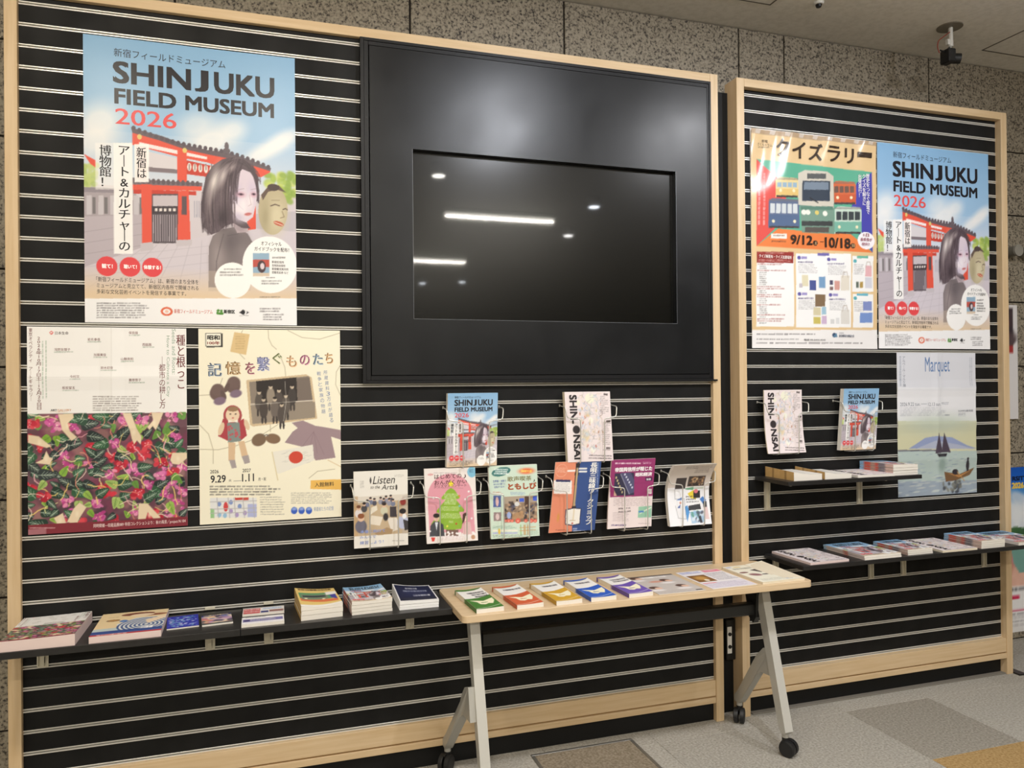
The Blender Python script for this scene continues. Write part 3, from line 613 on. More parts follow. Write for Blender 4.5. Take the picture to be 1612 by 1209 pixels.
def art_quiz(nx):
    k = Ink(.728, 1.03, nx, (222, 192, 146), [(66, 80), (690, 140), (700, 1172), (78, 1168)], 9)
    TEAL, ORA, BLU, REDC = (92, 170, 142), (228, 128, 70), (74, 72, 168), (218, 84, 76)
    k.poly([(66, 80), (690, 138), (690, 162), (66, 106)], (150, 128, 110), .6)
    for i in range(9): x = 90 + i * 70; k.poly([(x, 84 + i * 6), (x + 26, 86 + i * 6), (x + 18, 108 + i * 6), (x - 4, 104 + i * 6)], (214, 206, 200), .7)
    k.poly([(96, 232), (668, 290), (672, 690), (100, 660)], TEAL); k.poly([(96, 232), (200, 330), (260, 480), (180, 580), (98, 662)], REDC); k.poly([(98, 662), (200, 575), (380, 590), (560, 600), (672, 692)], ORA)
    k.poly([(668, 292), (590, 345), (560, 480), (600, 600), (672, 692)], BLU)
    # four trams
    def tram(x0, y0, x1, y1, top, low, win):
        k.poly([(x0, y0 + 14), (x0 + 16, y0), (x1 - 10, y0 + 4), (x1, y0 + 20), (x1, y1), (x0, y1)], top); k.rect(x0, (y0 + y1) / 2 + 8, x1, y1 - 8, low); k.rect(x0, y0 + 4, x1, y0 + 14, (120, 112, 110), .5)
        n = max(2, int((x1 - x0) / 28))
        for i in range(n):
            a = x0 + 8 + i * (x1 - x0 - 12) / n; k.rect(a, y0 + 26, a + (x1 - x0) / n - 8, (y0 + y1) / 2, win)
        k.rect(x0 + 4, y1 - 10, x1 - 4, y1, (70, 66, 66)); k.ell(x0 + 24, y1 - 34, 7, 8, (236, 226, 190)); k.ell(x1 - 24, y1 - 34, 7, 8, (236, 226, 190))
    tram(186, 320, 300, 420, (226, 206, 150), (222, 190, 120), (150, 176, 196)); tram(154, 425, 305, 572, (96, 110, 140), (84, 104, 138), (206, 212, 214))
    tram(470, 335, 586, 452, (206, 104, 64), (196, 92, 56), (110, 84, 74)); tram(478, 462, 615, 598, (196, 214, 200), (120, 176, 158), (60, 66, 70))
    k.poly([(296, 300), (330, 283), (440, 290), (474, 312), (478, 600), (316, 592)], (118, 150, 134)); k.poly([(296, 300), (330, 283), (440, 290), (474, 312), (474, 470), (300, 455)], (204, 198, 184)); k.rect(340, 300, 434, 326, (90, 92, 92)); k.rect(318, 336, 456, 436, (54, 64, 78)); k.rect(326, 342, 448, 380, (120, 134, 150)); k.line([(356, 420), (396, 445)], 4, (40, 40, 40))
    k.rect(310, 462, 470, 480, (88, 128, 112)); k.ell(326, 492, 12, 13, (232, 232, 222)); k.ell(346, 492, 12, 13, (232, 232, 222)); k.ell(430, 498, 12, 13, (232, 232, 222)); k.ell(390, 494, 10, 11, (214, 196, 110)); k.rect(314, 536, 468, 560, (62, 66, 66)); k.rect(330, 566, 450, 592, (90, 84, 80))
    k.rect(166, 600, 242, 624, (242, 232, 226)); k.small(176, 606, 232, 618, 1, (120, 90, 70)); k.small(168, 634, 242, 648, 1, (110, 70, 50)); k.ell(638, 632, 44, 44, (240, 236, 240))
    # information panels
    W = (240, 239, 238)
    k.rect(98, 690, 278, 1060, W); k.rect(98, 690, 276, 745, (150, 58, 54)); k.small(140, 694, 232, 702, 1, (236, 206, 200)); k.small(106, 728, 272, 740, 2, (236, 206, 200), .7)
    for i in range(30):
        y = 750 + i * 10; hd = i in (0, 3, 11, 12, 15, 16, 20, 25, 27, 28); k.small(102 if hd else 112, y, 240 if hd else 150, y + 6, 1, (140, 60, 56) if hd else (120, 116, 114), .7, .8)
    k.rect(287, 697, 560, 1064, W); k.rect(566, 708, 676, 886, W); k.rect(570, 898, 676, 1064, W); k.rect(394, 694, 450, 708, (110, 104, 170)); k.rect(590, 708, 648, 720, (110, 180, 160)); k.rect(590, 894, 648, 906, (110, 180, 200))
    for x, y in ((303, 718), (448, 726), (303, 898), (456, 902)): k.ell(x, y, 9, 9, (96, 90, 160)); k.rect(x + 12, y - 6, x + 38, y + 6, (150, 140, 196)); k.small(x - 6, y + 18, x + 78, y + 26, 1, (90, 84, 120), .8, .9); k.small(x - 4, y + 32, x + 90, y + 80, 6, (130, 126, 130), .55, .45)
    for x, y in ((580, 734), (582, 918)): k.ell(x, y, 9, 9, (90, 170, 180)); k.small(x - 6, y + 16, x + 50, y + 70, 6, (130, 126, 130), .6, .5)
    for x0, y0, x1, y1, c in ((316, 804, 346, 860, (216, 208, 176)), (302, 846, 318, 866, (190, 182, 190)), (352, 830, 384, 880, (64, 76, 140)), (398, 812, 430, 868, (110, 150, 190)), (452, 830, 468, 852, (70, 64, 90)), (452, 862, 470, 878, (120, 90, 90)), (476, 832, 502, 878, (206, 150, 140)), (508, 806, 552, 880, (222, 214, 200)), (380, 900, 430, 960, (120, 96, 70)), (372, 964, 408, 1004, (206, 196, 160)), (412, 962, 434, 1000, (150, 186, 206)), (372, 1012, 406, 1046, (196, 180, 90)), (412, 1006, 436, 1046, (196, 170, 200)), (456, 1022, 474, 1046, (206, 206, 206)), (482, 1016, 500, 1046, (216, 216, 216)), (508, 976, 552, 1046, (214, 210, 204)), (634, 756, 668, 810, (222, 170, 176)), (634, 814, 670, 868, (206, 206, 216)), (586, 836, 600, 866, (90, 100, 90)), (606, 836, 622, 866, (170, 140, 70)), (622, 934, 668, 980, (120, 134, 190)), (606, 990, 672, 1040, (110, 140, 200))): k.rect(x0, y0, x1, y1, c, .92)
    for x, y in ((530, 800), (530, 968), (650, 750)): k.line([(x - 14, y + 16), (x - 8, y - 12), (x + 8, y - 12), (x + 14, y + 16)], 3, (190, 180, 170))
    k.rect(60, 1076, 705, 1180, (236, 233, 232)); k.small(100, 1094, 440, 1106, 1, (110, 106, 108)); k.small(100, 1120, 316, 1130, 1, (110, 106, 108)); k.small(98, 1138, 660, 1150, 1, (120, 116, 118)); k.ell(474, 1102, 10, 12, (60, 80, 110)); k.poly([(466, 1112), (486, 1090), (490, 1112)], (90, 130, 160)); k.small(498, 1090, 530, 1096, 1, (110, 110, 120))
    D = (58, 44, 34)
    for ch, b in zip('クイズラリー', ((186, 128, 246, 216), (262, 142, 330, 226), (346, 150, 414, 236), (438, 162, 504, 240), (528, 172, 576, 248), (594, 190, 666, 220))): k.T(ch, *b, D, .015)
    k.T('9/12', 258, 606, 366, 654, (56, 42, 34), .02); k.T('-', 404, 636, 422, 641, (56, 42, 34), .02); k.T('10/18', 428, 618, 556, 670, (56, 42, 34), .02)
    k.ell(382, 645, 12, 13, (56, 42, 34)); k.ell(570, 658, 12, 13, (56, 42, 34)); k.T('土', 375, 638, 389, 652, (236, 200, 150), .01); k.T('日', 564, 651, 576, 665, (236, 200, 150), .01)
    k.T('歴史をつなぐ都電で', 636, 300, 656, 500, (248, 246, 248), .008, vert=True); k.T('クイズを解きに', 616, 302, 636, 456, (248, 246, 248), .008, vert=True); k.T('出発進行！', 596, 302, 614, 416, (248, 246, 248), .008, vert=True)
    k.vsmall(104, 300, 152, 560, 2, (250, 220, 220), .6, .4)
    k.T('1日', 624, 596, 652, 612, (150, 70, 90), .01); k.T('乗車券が', 608, 618, 668, 636, (150, 70, 90), .01); k.T('便利！', 614, 642, 654, 658, (150, 70, 90), .01); k.T('クイズ帳配布・クイズ出題場所', 106, 706, 264, 724, (250, 240, 236), .012)
    k.T('都電', 116, 136, 146, 150, D); k.T('さくらトラム', 96, 154, 166, 168, D); k.small(104, 172, 160, 180, 1, D, .6); k.T('電話 03-6432-4545', 322, 1122, 428, 1132, (90, 88, 92), .01); k.T('東京都電交通協力会', 496, 1100, 576, 1114, (70, 84, 110), .012)
    return k

def art_sea(nx):
    k = Ink(.515, .728, nx, (232, 232, 236), [(893, 55), (1337, 53), (1343, 840), (902, 860)], 6)
    k.rect(890, 40, 1345, 250, (216, 217, 224)); k.rect(890, 250, 1345, 268, (226, 227, 232), .7); k.line([(1130, 60), (1134, 440)], 3, (222, 223, 228))
    # a plain generic harbour view in the print's colours
    k.rect(890, 436, 1350, 604, (208, 206, 172)); k.ell(1120, 450, 230, 60, (190, 200, 186), .6, 0, .8); k.poly([(960, 590), (1050, 530), (1110, 520), (1200, 528), (1290, 575), (1345, 592)], (148, 160, 196)); k.poly([(1000, 590), (1110, 545), (1240, 570), (1330, 596)], (186, 190, 204), .7)
    k.rect(890, 596, 1120, 608, (112, 112, 124)); k.rect(890, 604, 1350, 870, (178, 194, 190)); k.rect(890, 770, 1350, 870, (150, 162, 180), .8)
    for i in range(150):
        y = k.r.uniform(612, 850); d = (y - 600) / 260; k.ell(k.r.uniform(900, 1340), y, 8 + 16 * d, 1.5 + 3 * d, [(206, 214, 206), (132, 146, 168), (160, 176, 190), (196, 200, 196)][k.r.randint(4)], .2, -.05, .7)
    k.poly([(1104, 618), (1124, 500), (1146, 612)], (78, 68, 82)); k.poly([(1140, 612), (1156, 500), (1192, 612)], (78, 68, 82)); k.poly([(1112, 620), (1172, 618), (1164, 634), (1120, 636)], (46, 42, 50)); k.ell(1142, 680, 24, 46, (128, 150, 142), .5, 0, .6)
    k.poly([(1156, 720), (1240, 735), (1328, 698), (1300, 740), (1220, 770), (1164, 776)], (120, 90, 62)); k.poly([(1170, 726), (1240, 742), (1314, 708), (1240, 752)], (196, 140, 84)); k.ell(1288, 686, 9, 34, (54, 50, 56)); k.ell(1288, 648, 6, 7, (54, 50, 56)); k.ell(1218, 722, 17, 16, (54, 50, 56)); k.line([(1230, 722), (1270, 772)], 4, (196, 150, 96))
    k.blobs(1150, 770, 1250, 835, 26, [(54, 56, 62), (120, 120, 110)], 6, 12, .7)
    k.vsmall(910, 76, 920, 246, 1, (150, 156, 170), .7, .9); k.vsmall(1302, 80, 1322, 240, 2, (150, 156, 170), .6, .5); k.small(912, 360, 1186, 412, 6, (150, 154, 164), .55, .4); k.small(1140, 332, 1186, 348, 2, (150, 154, 164)); k.small(1236, 392, 1280, 412, 3, (150, 154, 164)); k.small(1160, 400, 1190, 410, 1, (120, 124, 134))
    k.T('Marquet', 1049, 78, 1188, 186, (96, 128, 176), 0); k.T('アルベール・マルケ展', 924, 76, 940, 246, (130, 136, 150), 0, vert=True)
    k.T('2026.9.22 tue.', 912, 332, 1022, 352, (130, 134, 146), 0); k.T('12.13 sun.', 1066, 332, 1136, 352, (130, 134, 146), 0); k.line([(1028, 342), (1060, 342)], 2, (150, 154, 164)); k.T('SOMPO美術館', 1236, 372, 1322, 386, (110, 114, 126), .005)
    return k

def art_listen(nx):
    k = Ink(.21, .297, nx, (234, 230, 222), [(135, 118), (835, 90), (838, 1045), (140, 1092)], 12)
    k.poly([(135, 440), (836, 398), (838, 890), (138, 936)], (196, 174, 144)); k.poly([(135, 440), (836, 398), (836, 470), (135, 520)], (220, 212, 200)); k.rect(760, 420, 838, 900, (190, 180, 170), .6); k.rect(132, 430, 190, 930, (190, 150, 104), .5)
    def person(x, y, s_, hair, top, skin=(222, 186, 160)):
        k.ell(x, y + 2.2 * s_, 1.5 * s_, 1.7 * s_, top, .1); k.ell(x, y, .8 * s_, s_, skin); k.ell(x, y - .45 * s_, .85 * s_, .65 * s_, hair)
    for x, y in ((400, 470), (480, 455), (550, 440), (610, 430), (310, 490), (350, 460), (520, 470), (590, 470), (640, 480)): person(x, y, 20, (60, 52, 54), [(120, 126, 150), (150, 150, 166), (84, 84, 98)][k.r.randint(3)])
    person(270, 530, 26, (50, 42, 42), (80, 78, 84)); person(525, 540, 32, (54, 44, 42), (206, 204, 180)); person(200, 575, 32, (130, 84, 60), (222, 216, 216)); person(230, 700, 50, (140, 86, 56), (110, 108, 124)); person(765, 640, 52, (44, 40, 42), (190, 196, 222))
    k.poly([(360, 670), (510, 690), (470, 800), (340, 780)], (232, 222, 206)); k.poly([(560, 700), (690, 700), (700, 850), (620, 880)], (228, 220, 210)); k.poly([(770, 720), (838, 740), (838, 850), (790, 860)], (62, 60, 62)); k.ell(786, 680, 28, 32, (238, 238, 240)); k.ell(770, 500, 40, 44, (150, 60, 56), .2); k.poly([(360, 570), (430, 545), (440, 600), (350, 660)], (232, 224, 208)); k.poly([(600, 560), (680, 560), (690, 690), (600, 690)], (70, 64, 70)); k.ell(545, 690, 34, 50, (54, 50, 54), .2); k.poly([(400, 900), (560, 820), (640, 850), (620, 905), (440, 920)], (170, 142, 108))
    k.small(220, 235, 272, 330, 6, (150, 146, 140), .6); k.small(660, 155, 790, 190, 3, (170, 166, 160), .6); k.small(628, 985, 788, 1002, 1, (140, 136, 130))
    k.T('Listen', 378, 168, 668, 268, (58, 54, 54), .0, sk=.25); k.T('to the', 350, 290, 470, 330, (58, 54, 54), 0, sk=.25); k.T('Arts', 490, 278, 662, 342, (58, 54, 54), 0, sk=.25); k.ell(352, 230, 10, 40, (58, 54, 54)); k.ell(684, 316, 12, 36, (58, 54, 54))
    B = (150, 164, 216)
    k.T('本番に向けて', 216, 850, 540, 892, B, .02); k.T('みんなで', 212, 926, 420, 962, B, .01); k.T('練習しよう！', 212, 988, 516, 1034, B, .01)
    return k

def art_xmas(nx):
    k = Ink(.21, .297, nx, (236, 228, 224), [(95, 100), (790, 68), (828, 1042), (142, 1102)], 14)
    PK = (222, 156, 170)
    k.ell(450, 470, 300, 305, PK); k.poly([(150, 480), (750, 450), (790, 960), (180, 990)], PK)
    k.poly([(92, 600), (800, 560), (806, 620), (100, 660)], (190, 130, 146), .12); k.blobs(180, 940, 780, 1010, 60, [(240, 234, 234)], 14, 26, 1, .1)
    G = (140, 178, 60)
    k.poly([(460, 350), (510, 380), (580, 480), (560, 500), (525, 500), (640, 640), (630, 668), (570, 668), (620, 800), (600, 890), (460, 910), (210, 880), (200, 830), (310, 690), (268, 680), (275, 650), (390, 510), (335, 505), (335, 480), (410, 385)], G)
    k.rect(395, 905, 560, 985, (122, 92, 84)); k.poly([(458, 250), (474, 278), (506, 286), (484, 306), (490, 340), (458, 326), (430, 342), (432, 308), (412, 288), (444, 278)], (240, 222, 70)); k.blobs(400, 930, 560, 985, 8, [(240, 234, 234)], 10, 18, 1, .1)
    k.poly([(180, 1000), (190, 860), (240, 800), (300, 800), (360, 840), (378, 990)], (74, 76, 82)); k.poly([(250, 810), (290, 810), (272, 920)], (226, 232, 244)); k.ell(270, 755, 34, 46, (226, 190, 170)); k.ell(268, 722, 42, 30, (48, 42, 42))
    k.poly([(620, 960), (630, 840), (660, 800), (720, 800), (745, 960)], (226, 190, 190)); k.ell(655, 745, 30, 44, (236, 206, 190)); k.poly([(612, 830), (620, 700), (655, 676), (690, 700), (660, 720), (640, 790)], (84, 62, 58))
    k.ell(742, 140, 62, 72, (130, 190, 218)); k.small(704, 100, 776, 155, 3, (60, 90, 120), .7, .5)
    k.small(232, 152, 590, 164, 1, (120, 100, 110)); k.small(230, 352, 670, 364, 1, (170, 110, 120), .6); k.small(370, 430, 560, 580, 8, (240, 244, 224), .75, .5); k.small(330, 600, 600, 660, 4, (240, 244, 224), .7, .5); k.small(330, 690, 600, 760, 5, (240, 244, 224), .7, .5); k.small(430, 790, 500, 820, 2, (240, 244, 224), .7)
    for x, y, r_, c in ((230, 490, 13, (240, 236, 236)), (700, 398, 14, (240, 236, 236)), (740, 752, 13, (240, 236, 236)), (480, 946, 14, (246, 242, 242)), (186, 930, 12, (240, 236, 236)), (412, 860, 13, (236, 226, 90)), (532, 826, 13, (190, 80, 50)), (576, 592, 14, (120, 190, 190)), (574, 458, 12, (226, 130, 60)), (650, 500, 12, (240, 236, 236))): k.ell(x, y, r_, r_, c)
    k.poly([(198, 1010), (255, 1010), (240, 1062), (212, 1066)], (214, 70, 62)); k.ell(758, 996, 28, 30, (196, 150, 120)); k.ell(185, 178, 40, 14, (222, 170, 170)); k.small(330, 990, 640, 1050, 5, (200, 170, 176), .5)
    D = (96, 60, 66)
    k.T('はじめての', 232, 165, 602, 228, D, .008); k.T('♪', 630, 162, 668, 222, D, .004); k.T('おんがくかい', 234, 242, 678, 302, D, .008); k.T('クリスマスコンサート', 230, 306, 672, 344, D, .004)
    return k

def art_song(nx):
    k = Ink(.21, .297, nx, (206, 224, 208), [(105, 140), (755, 95), (800, 1070), (150, 1110)], 15)
    k.ell(275, 212, 126, 58, (66, 122, 118), 0, -.18); k.ell(612, 194, 112, 44, (236, 130, 90), .4); k.ell(612, 194, 80, 28, (222, 90, 60), .3)
    k.small(165, 480, 300, 520, 2, (206, 120, 110), .7); k.rect(176, 530, 276, 684, (84, 100, 160)); k.ell(226, 610, 20, 64, (226, 190, 190)); k.rect(182, 752, 280, 866, (150, 130, 130)); k.ell(232, 810, 24, 44, (220, 200, 200)); k.small(180, 700, 276, 712, 1, (120, 140, 130), .6)
    k.poly([(310, 545), (756, 520), (762, 868), (312, 888)], (150, 128, 108)); k.poly([(310, 545), (756, 520), (757, 610), (310, 640)], (176, 160, 142)); k.rect(520, 562, 582, 610, (70, 100, 214)); k.rect(702, 530, 755, 592, (70, 100, 214)); k.rect(590, 535, 655, 700, (90, 70, 62)); k.rect(378, 606, 440, 690, (84, 74, 72))
    k.blobs(330, 640, 750, 850, 90, [(60, 52, 54), (90, 84, 100), (196, 160, 130), (130, 110, 96), (80, 90, 120), (206, 180, 150), (50, 44, 48)], 10, 26, .85); k.ell(384, 790, 28, 44, (160, 176, 220)); k.poly([(430, 770), (570, 730), (580, 830), (420, 850)], (190, 150, 110), .8); k.ell(488, 588, 12, 16, (50, 44, 44)); k.ell(488, 640, 34, 30, (216, 216, 216))
    for x, r_ in ((340, 18), (380, 24), (425, 22), (503, 34), (608, 24), (680, 28), (733, 26)): k.ell(x, 864, r_, r_, (222, 104, 90)); k.ell(x, 868, r_ * .4, r_ * .4, (240, 170, 150))
    k.small(400, 480, 620, 525, 3, (90, 120, 190), .6, .5); k.small(170, 930, 500, 970, 4, (110, 150, 130), .6); k.rect(172, 985, 500, 1004, (240, 236, 220)); k.rect(172, 1020, 500, 1034, (170, 170, 220)); k.ell(258, 1005, 16, 40, (226, 196, 90)); k.small(170, 1050, 640, 1090, 3, (90, 110, 100), .6, .5)
    for x, c in ((540, (120, 176, 90)), (585, (196, 150, 90)), (600, (200, 150, 90)), (636, (196, 150, 90))): k.line([(x, 920), (x + 4, 1050)], 9, c)
    for y in (950, 990): k.line([(528, y + 8), (740, y - 4)], 8, (206, 160, 110))
    k.small(670, 990, 790, 1060, 5, (130, 160, 140), .5)
    for b in ((184, 172, 366, 200), (196, 200, 352, 226), (180, 228, 372, 254)): k.small(*b, 1, (240, 246, 244), .95, .75, 0)
    k.small(536, 178, 690, 216, 1, (246, 226, 120), .95, .9, 0); k.T('歌声喫茶', 356, 262, 682, 330, (130, 122, 66), .008); k.T('ともしび', 364, 350, 752, 444, (172, 92, 62), .04)
    for i, t_ in enumerate(('生伴奏！大勢で', 'みんなと歌うと', '元気がでます！')): k.T(t_, 164 + 8 * i, 318 + 40 * i, 338 - 8 * i, 352 + 38 * i, (90, 110, 180), .01)
    k.T('♪', 704, 300, 732, 334, (60, 56, 50), .01)
    return k

def art_shamisen(nx):
    k = Ink(.21, .297, nx, (226, 142, 112), [(175, 155), (830, 110), (755, 1065), (92, 1114)], 16)
    k.poly([(490, 100), (860, 80), (790, 1100), (420, 1120)], (60, 84, 140)); k.ell(264, 268, 80, 86, (240, 200, 180)); k.ell(264, 268, 76, 82, (226, 142, 112)); k.small(200, 230, 330, 300, 4, (246, 214, 196), .7, .5)
    k.rect(158, 400, 410, 580, (240, 236, 232)); k.rect(186, 390, 388, 420, (54, 60, 100)); k.small(186, 440, 392, 560, 6, (150, 146, 150), .6, .4)
    k.line([(355, 270), (445, 265)], 24, (242, 240, 236)); k.line([(515, 235), (612, 232)], 22, (242, 240, 236)); k.line([(515, 275), (612, 272)], 22, (242, 240, 236))
    k.poly([(462, 165), (520, 160), (515, 220), (462, 225)], (56, 50, 52)); k.poly([(450, 290), (510, 290), (500, 330), (448, 328)], (52, 46, 50)); k.poly([(474, 225), (497, 225), (460, 780), (430, 780)], (190, 166, 124)); k.poly([(462, 225), (474, 225), (430, 780), (424, 780)], (54, 48, 50)); k.rect(416, 742, 476, 770, (60, 50, 50))
    k.poly([(326, 790), (440, 765), (552, 770), (540, 900), (540, 985), (430, 1010), (324, 995), (322, 900)], (48, 48, 78)); k.poly([(338, 800), (440, 776), (540, 782), (530, 900), (530, 975), (430, 996), (336, 984), (334, 900)], (240, 236, 228)); k.poly([(438, 776), (462, 776), (446, 935), (424, 935)], (226, 214, 190)); k.line([(390, 938), (468, 935)], 6, (170, 140, 90)); k.ell(426, 975, 14, 12, (196, 90, 70))
    k.ell(226, 900, 20, 60, (214, 150, 84), .4); k.small(190, 1062, 400, 1084, 1, (120, 60, 50), .7); k.rect(440, 1074, 610, 1088, (226, 230, 240)); k.small(440, 1040, 512, 1062, 1, (236, 238, 246), .9, .8)
    k.T('長唄三味線ワークショップ', 640, 145, 742, 990, (242, 240, 238), .02, vert=True); k.vsmall(768, 150, 790, 545, 1, (200, 206, 226), .8, .6)
    return k

def art_economy(nx):
    k = Ink(.21, .297, nx, (232, 218, 216), [(150, 140), (803, 112), (750, 1060), (95, 1104)], 17)
    k.poly([(130, 120), (820, 95), (812, 640), (140, 662)], (150, 56, 108)); k.rect(130, 455, 820, 470, (136, 46, 98), .4)
    k.poly([(204, 330), (486, 318), (492, 632), (196, 642)], (56, 54, 76)); k.poly([(290, 325), (440, 318), (490, 420), (492, 590), (420, 620)], (84, 84, 116)); k.line([(290, 340), (420, 615)], 8, (170, 172, 190)); k.poly([(196, 560), (240, 640), (196, 642)], (206, 170, 150))
    for i in range(6): k.ell(352 + i * 22, 345 + i * 36, 12, 15, (206, 208, 226)); k.ell(226 + i * 18, 390 + i * 40, 11, 17, (206, 190, 140))
    k.rect(656, 382, 758, 432, (74, 40, 76)); k.rect(690, 545, 754, 612, (236, 226, 226)); k.small(700, 560, 746, 604, 3, (170, 120, 140), .8)
    k.small(204, 180, 576, 204, 1, (246, 232, 238), .9, .8, 0); k.small(612, 172, 764, 200, 2, (246, 232, 238), .8); k.small(190, 672, 740, 790, 6, (150, 130, 136), .6, .35); k.poly([(560, 790), (756, 776), (748, 935), (545, 942)], (150, 196, 170)); k.poly([(620, 850), (750, 790), (752, 806), (560, 900)], (226, 230, 214)); k.rect(560, 846, 640, 870, (90, 140, 196)); k.small(180, 870, 420, 1000, 6, (150, 130, 136), .6, .4); k.small(156, 1036, 410, 1060, 1, (74, 60, 110), .9, .7); k.small(556, 1016, 740, 1032, 1, (150, 130, 136))
    W = (248, 240, 244)
    k.T('帝国興信所が報じた', 200, 234, 756, 300, W, .035); k.T('昭和経済', 504, 310, 756, 368, W, .035); k.T('後期', 672, 394, 738, 424, W, .02); k.T('2026. 4.21火', 258, 800, 440, 828, (70, 54, 66), .012); k.T('2026.10.18日', 256, 846, 440, 872, (70, 54, 66), .012)
    return k

def art_pop(nx):
    k = Ink(.21, .297, nx, (238, 238, 242), None, 18)
    k.rect(0, 0, 1, .43, (214, 204, 196)); k.small(.3, .05, .6, .12, 2, (120, 112, 108), .6); k.small(.55, .05, .95, .2, 5, (130, 120, 116), .6)
    k.rect(.18, .27, .42, .45, (66, 60, 60)); k.rect(.46, .25, .86, .42, (70, 62, 60)); k.blobs(.52, .27, .82, .40, 40, [(196, 160, 120), (120, 90, 70), (214, 190, 150), (60, 50, 48)], .015, .035, .9); k.poly([(.4, .45), (.62, .43), (.62, .48), (.45, .47)], (110, 160, 130)); k.rect(.62, .44, .86, .47, (190, 196, 186))
    k.poly([(.48, .53), (.62, .48), (.70, .50), (.68, .62), (.55, .60)], (230, 206, 70)); k.rect(.62, .49, .78, .60, (54, 50, 54)); k.ell(.68, .5, .05, .03, (220, 120, 130)); k.poly([(.2, .62), (.34, .58), (.34, .62)], (80, 120, 190)); k.ell(.3, .66, .025, .018, (222, 160, 140)); k.poly([(.22, .73), (.30, .68), (.28, .74)], (90, 110, 170))
    k.poly([(.44, .60), (.62, .62), (.66, .70), (.46, .68)], (240, 240, 244)); k.poly([(.40, .72), (.46, .70), (.5, .8), (.42, .95)], (90, 150, 210)); k.poly([(.48, .71), (.76, .69), (.78, .77), (.48, .78)], (66, 66, 72)); k.poly([(.5, .80), (.82, .79), (.84, .96), (.52, .97)], (170, 200, 226)); k.blobs(.54, .81, .8, .94, 22, [(90, 150, 130), (150, 190, 220), (220, 230, 240), (84, 84, 100)], .02, .05, .8); k.poly([(.7, .88), (.75, .86), (.78, .97), (.72, .97)], (66, 66, 76))
    k.poly([(.76, .62), (.84, .58), (.92, .64), (.84, .70)], (80, 130, 200)); k.rect(.84, .66, .92, .76, (54, 50, 54)); k.poly([(.84, .74), (.93, .74), (.95, .92), (.86, .92)], (226, 200, 200)); k.line([(.18, .45), (.18, .6), (.40, .6), (.40, .9), (.22, .88), (.18, .7)], .008, (150, 150, 156))
    for i, t_ in enumerate(('POP', 'PRISM', 'SHINJUKU')): k.T(t_, .44, .565 + .04 * i, .44 + (.16, .22, .30)[i], .59 + .04 * i, (70, 70, 80), .01, uv=True)
    return k

def art_festival(nx, dark=1.0):
    C = (232, 220, 220)
    k = Ink(.21, .297, nx, C, [(135, 118), (805, 72), (870, 1062), (160, 1105)], 21)
    r = k.r
    k.ell(505, 190, 72, 72, (236, 234, 214)); k.ell(330, 262, 34, 38, (236, 230, 214)); k.ell(520, 500, 36, 44, (238, 236, 224)); k.ell(550, 910, 36, 46, (238, 236, 226)); k.ell(440, 720, 60, 90, (222, 204, 170), .3); k.ell(470, 420, 46, 36, (222, 196, 160), .3)
    k.blobs(350, 130, 650, 960, 60, [(206, 210, 222), (226, 214, 200), (216, 206, 210), (196, 204, 210)], 14, 34, .55)
    for x, y, c in ((390, 340, (190, 150, 90)), (358, 415, (170, 96, 60)), (432, 460, (206, 120, 90)), (500, 550, (200, 160, 110)), (635, 660, (170, 100, 60)), (470, 860, (206, 110, 90)), (596, 862, (190, 70, 60)), (700, 660, (170, 130, 96)), (660, 260, (236, 190, 170)), (400, 540, (180, 90, 70)), (600, 360, (206, 190, 120)), (560, 660, (206, 180, 130))): k.ell(x, y, 10, 24, c, .4, r.uniform(-.4, .4), .7)
    for i in range(150):
        x, y = r.uniform(345, 690), r.uniform(120, 980); P = [(x, y)]; a = r.uniform(0, 6.28)
        for j in range(4): a += r.uniform(-.9, .9); P.append((P[-1][0] + 18 * math.cos(a), P[-1][1] + 18 * math.sin(a)))
        k.line(P, 4, [(170, 162, 160), (150, 166, 196), (206, 180, 140), (150, 140, 140), (226, 226, 220)][r.randint(5)], .7)
    k.line([(650, 345), (690, 370), (690, 410), (650, 440)], 6, (140, 120, 116)); k.line([(400, 260), (460, 290), (420, 340), (470, 370)], 6, (176, 184, 214))
    for y, n in ((108, 0), (488, 0), (870, 0)): k.rect(710 if y < 200 else 750, y, 770 if y < 200 else 815, y + 28, (110, 100, 100))
    k.small(660, 148, 790, 410, 10, (130, 118, 118), .75, .4, .5); k.small(700, 525, 825, 850, 12, (130, 118, 118), .75, .4, .5); k.small(700, 905, 830, 925, 1, (130, 118, 118))
    k.small(490, 985, 835, 1005, 1, (110, 100, 102), .9, .8, 0); k.small(480, 1022, 838, 1044, 1, (110, 100, 102), .9, .8, 0)
    D = (54, 48, 50)
    k.T('SHIN-', 205, 150, 318, 560, D, .03, rot=90); k.ell(302, 640, 54, 58, D); k.T('NSAI', 252, 712, 362, 1062, D, .03, rot=90)
    return k

